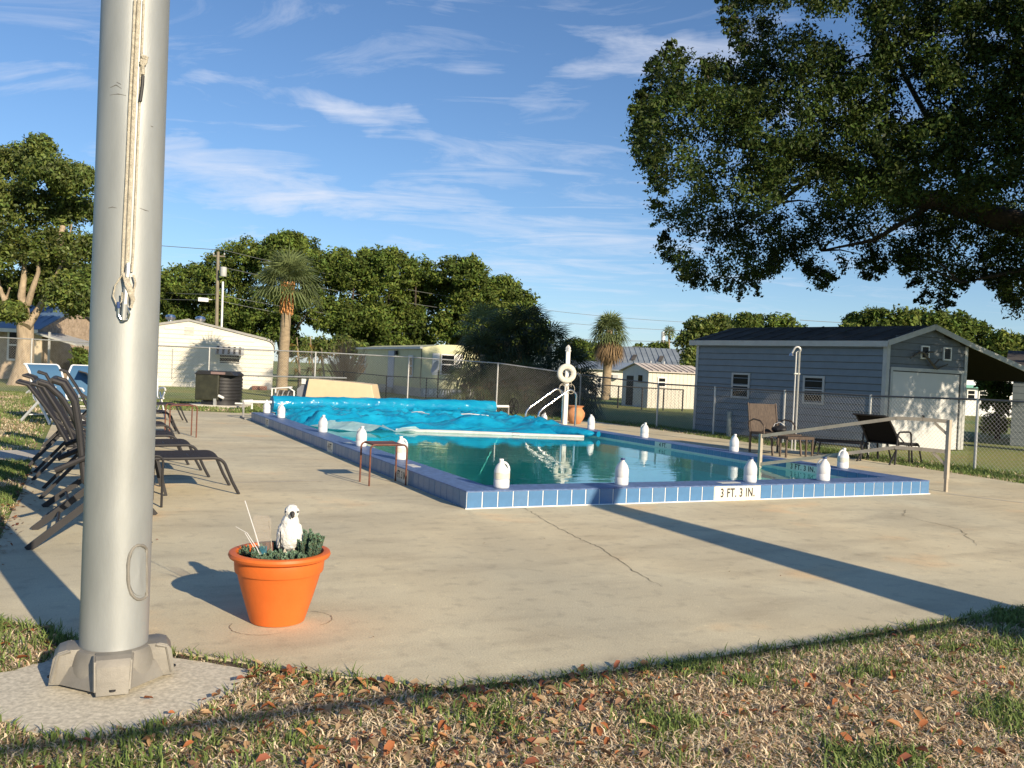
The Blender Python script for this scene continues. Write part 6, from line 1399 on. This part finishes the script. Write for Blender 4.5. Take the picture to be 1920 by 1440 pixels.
# ------------------------------------------------------------------ lawn blades and litter
m_blade = mat('grass_blade', (.85,.85,.85), .7, var=0, bump=0, vcol=True, trans=.25, spec=.3)
def proj_np(P):
    D = P - np.array(CAM); z = D @ np.array(fwd); return 960 + FPX*(D @ np.array(rt))/z, 720 - FPX*(D @ np.array(up))/z, z
def blades(P, h, w, lay, cols, r_=rng):
    """P (n,2); h, w arrays; lay 0 upright .. 1 flat"""
    n = len(P); az = r_.random(n)*2*np.pi; d = np.stack([np.cos(az), np.sin(az), np.zeros(n)], 1); s = np.stack([-np.sin(az), np.cos(az), np.zeros(n)], 1)
    az2 = az + r_.normal(size=n)*.9; s2 = np.stack([-np.sin(az2), np.cos(az2), np.zeros(n)], 1)
    B = np.concatenate([P, np.full((n, 1), -.022)], 1); upv = np.array([0,0,1.])
    k1 = lay[:, None]; m_ = B + (d*k1 + upv*(1-k1*.85))*h[:, None]*.5; bend = .35 + .5*r_.random(n)[:, None]
    e = m_ + (d*(k1*.8+bend*.6) + s*(r_.normal(size=n)[:, None]*.25) + upv*(1-k1)*.75*(1-bend*.4) - upv*k1*.12)*h[:, None]*.5
    W = w[:, None]; V = np.stack([B-s*W, B+s*W, m_+s2*W*.8, m_-s2*W*.8, e+s2*W*.12, e-s2*W*.12], 1).reshape(-1, 3)
    V[:, 2] = np.maximum(V[:, 2], -.024)
    i = np.arange(n)[:, None]*6; F = np.concatenate([i+np.array([[0,1,2,3]]), i+np.array([[3,2,4,5]])], 0)
    C = np.repeat(np.concatenate([cols, np.ones((n,1))], 1), 6, 0); return V, F, C
def noise2(P, sc, seed):
    return np.array([mnoise.noise(Vector((x*sc, y*sc, seed))) for x, y in P])
def region(n, x0, x1, y0, y1, test, margin=120):
    P = np.stack([rng.uniform(x0, x1, n), rng.uniform(y0, y1, n)], 1)
    X, Y_, z = proj_np(np.concatenate([P, np.zeros((n,1))], 1)); ok = (X > -margin) & (X < 1920+margin) & (Y_ < 1440+margin*1.5) & (z > .3)
    P = P[ok]; return P[np.array([test(x, y) for x, y in P])] if len(P) else P
def in_poly(x, y, P): return inside(x, y, P)
def near_edge(x):
    for (a, fa), (c, fc) in zip(EDGE, EDGE[1:]):
        if a <= x <= c: return fa + (fc-fa)*(x-a)/(c-a)
    return -4
EDGE = [(-6,-2.4),(-3.6,-2.4),(-3.45,-2.51),(-3.24,-2.71),(-3.12,-2.95),(-2.76,-3.22),(-2.47,-3.49),(-2.05,-3.84),(-1.78,-4.0),(-.9,-4.05),(.3,-4.03),(2,-3.93),(9,-4.0)]
def t_near(x, y): return y < near_edge(x)+.02 and not in_poly(x, y, PAD)
def lawn(name, P, greenness, hgt, wid, layd, layg, kind_h=1.0):
    n = len(P); g = np.clip(greenness, 0, 1); isg = rng.random(n) < g
    straw = np.array([.86,.66,.43]); brown = np.array([.42,.27,.17]); tan = np.array([.95,.84,.63]); t1 = rng.random(n)[:, None]
    dry = np.where(rng.random(n)[:, None] < .28, brown, straw*(1-t1)+tan*t1); grn = np.array([.13,.21,.05])*(1-t1) + np.array([.27,.34,.11])*t1
    col = np.where(isg[:, None], grn, dry)*(.7+.6*rng.random(n)[:, None])
    lay = np.where(isg, layg+rng.random(n)*.35, layd+rng.random(n)*(1-layd)); h = hgt*(.5+rng.random(n))*np.where(isg, 1.25, 1.0); w = wid*(.6+.8*rng.random(n))*np.where(isg, 1.15, 1.0)
    V, F, C = blades(P, h, w, lay, col); return tag(link(name, np_mesh(name, V, F, m_blade, C)), kind='stuff')
P = region(430000, -4.4, 5.2, -6.3, -2.3, t_near)
e_ = np.array([near_edge(x) for x, y in P]) - P[:, 1]
g1 = noise2(P, 2.2, 1.0) + .6*noise2(P, 6.0, 4.0)
right = np.clip((P[:, 0]-.2)/1.6, 0, 1); left = np.clip((-2.3-P[:, 0])/.8, 0, 1)
gr_ = .03 + np.clip(g1*1.1-.18, 0, .5) + .30*right*np.clip(1.1-e_, 0, 1)*np.clip(.5+g1*2, 0, 1) + .45*np.exp(-e_*14) + .14*left
tag(lawn('dry_grass', P, gr_, .048, .0030, .40, .05), 'dry matted lawn grass with green tufts in the foreground', None)
# taller green tufts
tc_ = region(2600, -4.4, 5.0, -6.0, -2.4, t_near); gg = noise2(tc_, 1.7, 9.0); ed = np.array([near_edge(x) for x, y in tc_]) - tc_[:, 1]
keep = rng.random(len(tc_)) < np.clip(-.02 + gg*.35 + .6*np.exp(-ed*16) + .13*np.clip((tc_[:, 0]-.4)/1.5, 0, 1) + .35*np.clip((-2.9-tc_[:, 0])*2, 0, .5), 0, .8); tc_ = tc_[keep]
P = np.repeat(tc_, 26, 0) + rng.normal(size=(len(tc_)*26, 2))*.022; ok = np.array([not in_poly(x, y, PAD) for x, y in P]); P = P[ok]
lawn('grass_tufts', P, np.full(len(P), .93), .062, .0024, .3, .02)
# left strip beside the deck, right strip, strip at the far edge
def lawn_mid(name, n, x0, x1, y0, y1, test, h, w, base_g, seed):
    P = region(n, x0, x1, y0, y1, test, 60); g = base_g + .9*noise2(P, 1.1, seed) + .5*noise2(P, 4, seed+2); lawn(name, P, g, h, w, .25, .03)
lawn_mid('lawn_grass', 90000, -6.5, -3.55, -2.6, 5.0, lambda x, y: (x < -3.62+.03*math.sin(y*9) or (y < near_edge(x))) and not (4.1 < y < 5.32), .055, .0035, .45, 3.0)
lawn_mid('lawn_grass', 110000, -13, -3.6, 5.3, 22, lambda x, y: x < -3.68, .06, .006, .35, 5.0)
def rightedge(y):
    for (a, fa), (c, fc) in zip([(-4,9.0),(.5,8.8),(2,8.95),(4,9.1),(7,9.3),(12.9,9.3)], [(.5,8.8),(2,8.95),(4,9.1),(7,9.3),(12.9,9.3),(30,9.3)]):
        if a <= y <= c: return fa + (fc-fa)*(y-a)/(c-a)
    return 9.3
lawn_mid('lawn_grass', 110000, 8.7, 13.5, -1.5, 13, lambda x, y: x > rightedge(y)-.02+.03*math.sin(y*7) and not (x > 10.45), .06, .005, .55, 6.0)
lawn_mid('lawn_grass', 60000, -4, 9.2, 13.2, 18.5, lambda x, y: y > 13.6+.6*max(0, (-x)/2) and (y > 14.5 or x > 0), .06, .007, .5, 7.0)
# fallen oak leaves
lv = region(24000, -4.3, 4.6, -6.1, -2.4, lambda x, y: t_near(x, y) or (in_poly(x, y, PAD) and random.random() < .015)); gl2 = noise2(lv, 1.3, 15.0)
keep = rng.random(len(lv)) < np.clip(.16 + gl2*.6 + .45*np.exp(-((lv[:, 0]+2.0)/.7)**2) - .12*(lv[:, 0] > .8), .03, .9); lv = lv[keep]; n = len(lv)
az = rng.random(n)*6.28; tl2 = rng.normal(size=n)*.35; L_ = (.010+.021*rng.random(n)**1.6)[:, None]; d = np.stack([np.cos(az), np.sin(az), tl2], 1); s = np.stack([-np.sin(az), np.cos(az), rng.normal(size=n)*.35], 1)
B = np.concatenate([lv, (-.012+.024*rng.random(n))[:, None]], 1); cu = np.array([0,0,1.])*L_*.25
V = np.stack([B-d*L_, B-d*L_*.35-s*L_*.42+cu, B+d*L_*.4-s*L_*.4+cu, B+d*L_, B+d*L_*.4+s*L_*.4+cu*2, B-d*L_*.35+s*L_*.42+cu*1.8], 1).reshape(-1, 3)
i = np.arange(n)[:, None]*6; F = np.concatenate([i+np.array([[0,1,2,3]]), i+np.array([[0,3,4,5]])], 0)
pal = np.array([[.50,.18,.07],[.60,.30,.13],[.40,.14,.08],[.68,.48,.28],[.34,.20,.12],[.60,.38,.20]]); c = pal[rng.integers(0, 6, n)]*(.7+.5*rng.random(n)[:, None])
tag(link('leaf_litter', np_mesh('leaf_litter', V, F, m_blade, np.repeat(np.concatenate([c, np.ones((n,1))], 1), 6, 0))), 'orange and brown fallen oak leaves scattered on the dry lawn', None, kind='stuff')
# leaves gathered at the left edge of the deck and a few on it
lv = np.stack([rng.normal(-3.60, .05, 260), rng.uniform(-1.6, 3.8, 260)], 1); lv = np.concatenate([lv, np.stack([rng.uniform(-3.4, 8, 46), rng.uniform(-3.8, -.3, 46)], 1)]); n = len(lv)
az = rng.random(n)*6.28; L_ = (.014+.014*rng.random(n))[:, None]; d = np.stack([np.cos(az), np.sin(az), rng.normal(size=n)*.2], 1); s = np.stack([-np.sin(az), np.cos(az), rng.normal(size=n)*.2], 1)
L_[260:] *= .45; B = np.concatenate([lv, np.full((n,1), .009)], 1); V = np.stack([B-d*L_, B-s*L_*.42, B+d*L_, B+s*L_*.42+np.array([0,0,1.])*L_*.2], 1).reshape(-1, 3)
c = pal[rng.integers(0, 6, n)]*(.4+.5*rng.random(n)[:, None]); tag(link('deck_litter', np_mesh('deck_litter', V, np.arange(n*4).reshape(n, 4), m_blade, np.repeat(np.concatenate([c, np.ones((n,1))], 1), 4, 0))), 'small dry leaves along the lawn edge and on the deck', None, kind='stuff')
# unseen leaning trunk added to throw the broad band of shade over the deck
tb_ = Vector((4.9, -12.9, -.05)); 
tr_ = thing('added_shade_trunk', 'made-up bare leaning trunk added for its band of shade, outside the right edge of the view', 'trunk', Vector((1.66, -7.0, -.05)))
MB().tube([(0,0,-.1), (.2,.0,.45), (.66,.02,1.5), (1.50,.05,3.45)], [.46,.40,.28,.09], 16).build('trunk', m_ptrunk, tr_, smooth=60)

eb_ = MB(); en = EDGE[1:]  # dark strip along the deck edge, coloured as the shade of the grass
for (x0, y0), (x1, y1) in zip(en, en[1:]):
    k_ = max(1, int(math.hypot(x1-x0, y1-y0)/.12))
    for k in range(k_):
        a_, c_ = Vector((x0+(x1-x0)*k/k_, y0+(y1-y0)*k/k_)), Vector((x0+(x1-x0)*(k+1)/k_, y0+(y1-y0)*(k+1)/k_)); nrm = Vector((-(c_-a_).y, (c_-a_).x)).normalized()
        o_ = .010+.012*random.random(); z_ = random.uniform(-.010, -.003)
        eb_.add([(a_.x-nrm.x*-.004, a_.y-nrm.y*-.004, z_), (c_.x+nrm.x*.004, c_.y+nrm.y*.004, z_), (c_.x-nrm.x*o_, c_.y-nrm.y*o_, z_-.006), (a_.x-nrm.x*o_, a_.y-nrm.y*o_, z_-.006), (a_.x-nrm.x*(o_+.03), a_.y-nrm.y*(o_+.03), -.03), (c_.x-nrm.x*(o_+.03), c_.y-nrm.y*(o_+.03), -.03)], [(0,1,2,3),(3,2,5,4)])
tag(eb_.build('edge_shade', mat('edge_shade_dark', (.06,.045,.03), .95, scale=30, var=.4)), 'dark strip painted as grass shade against the front edge of the deck', None, kind='structure')

rl_ = thing('added_shade_rail', 'made-up horizontal steel rail on two posts, added behind the viewer to cast a shade line', 'rail', Vector((0, -9.02, -.03)))  # unseen rail added to cast the thin shade line on the lawn
MB().tube([(-9,0,2.03),(9,0,2.03)], .022, 10).build('rail_tube', m_galv, rl_, smooth=True)
for x in (-9, 9): MB().tube([(x,0,-.1),(x,0,2.05)], .045, 10).build('rail_post', m_galv, rl_, smooth=True)
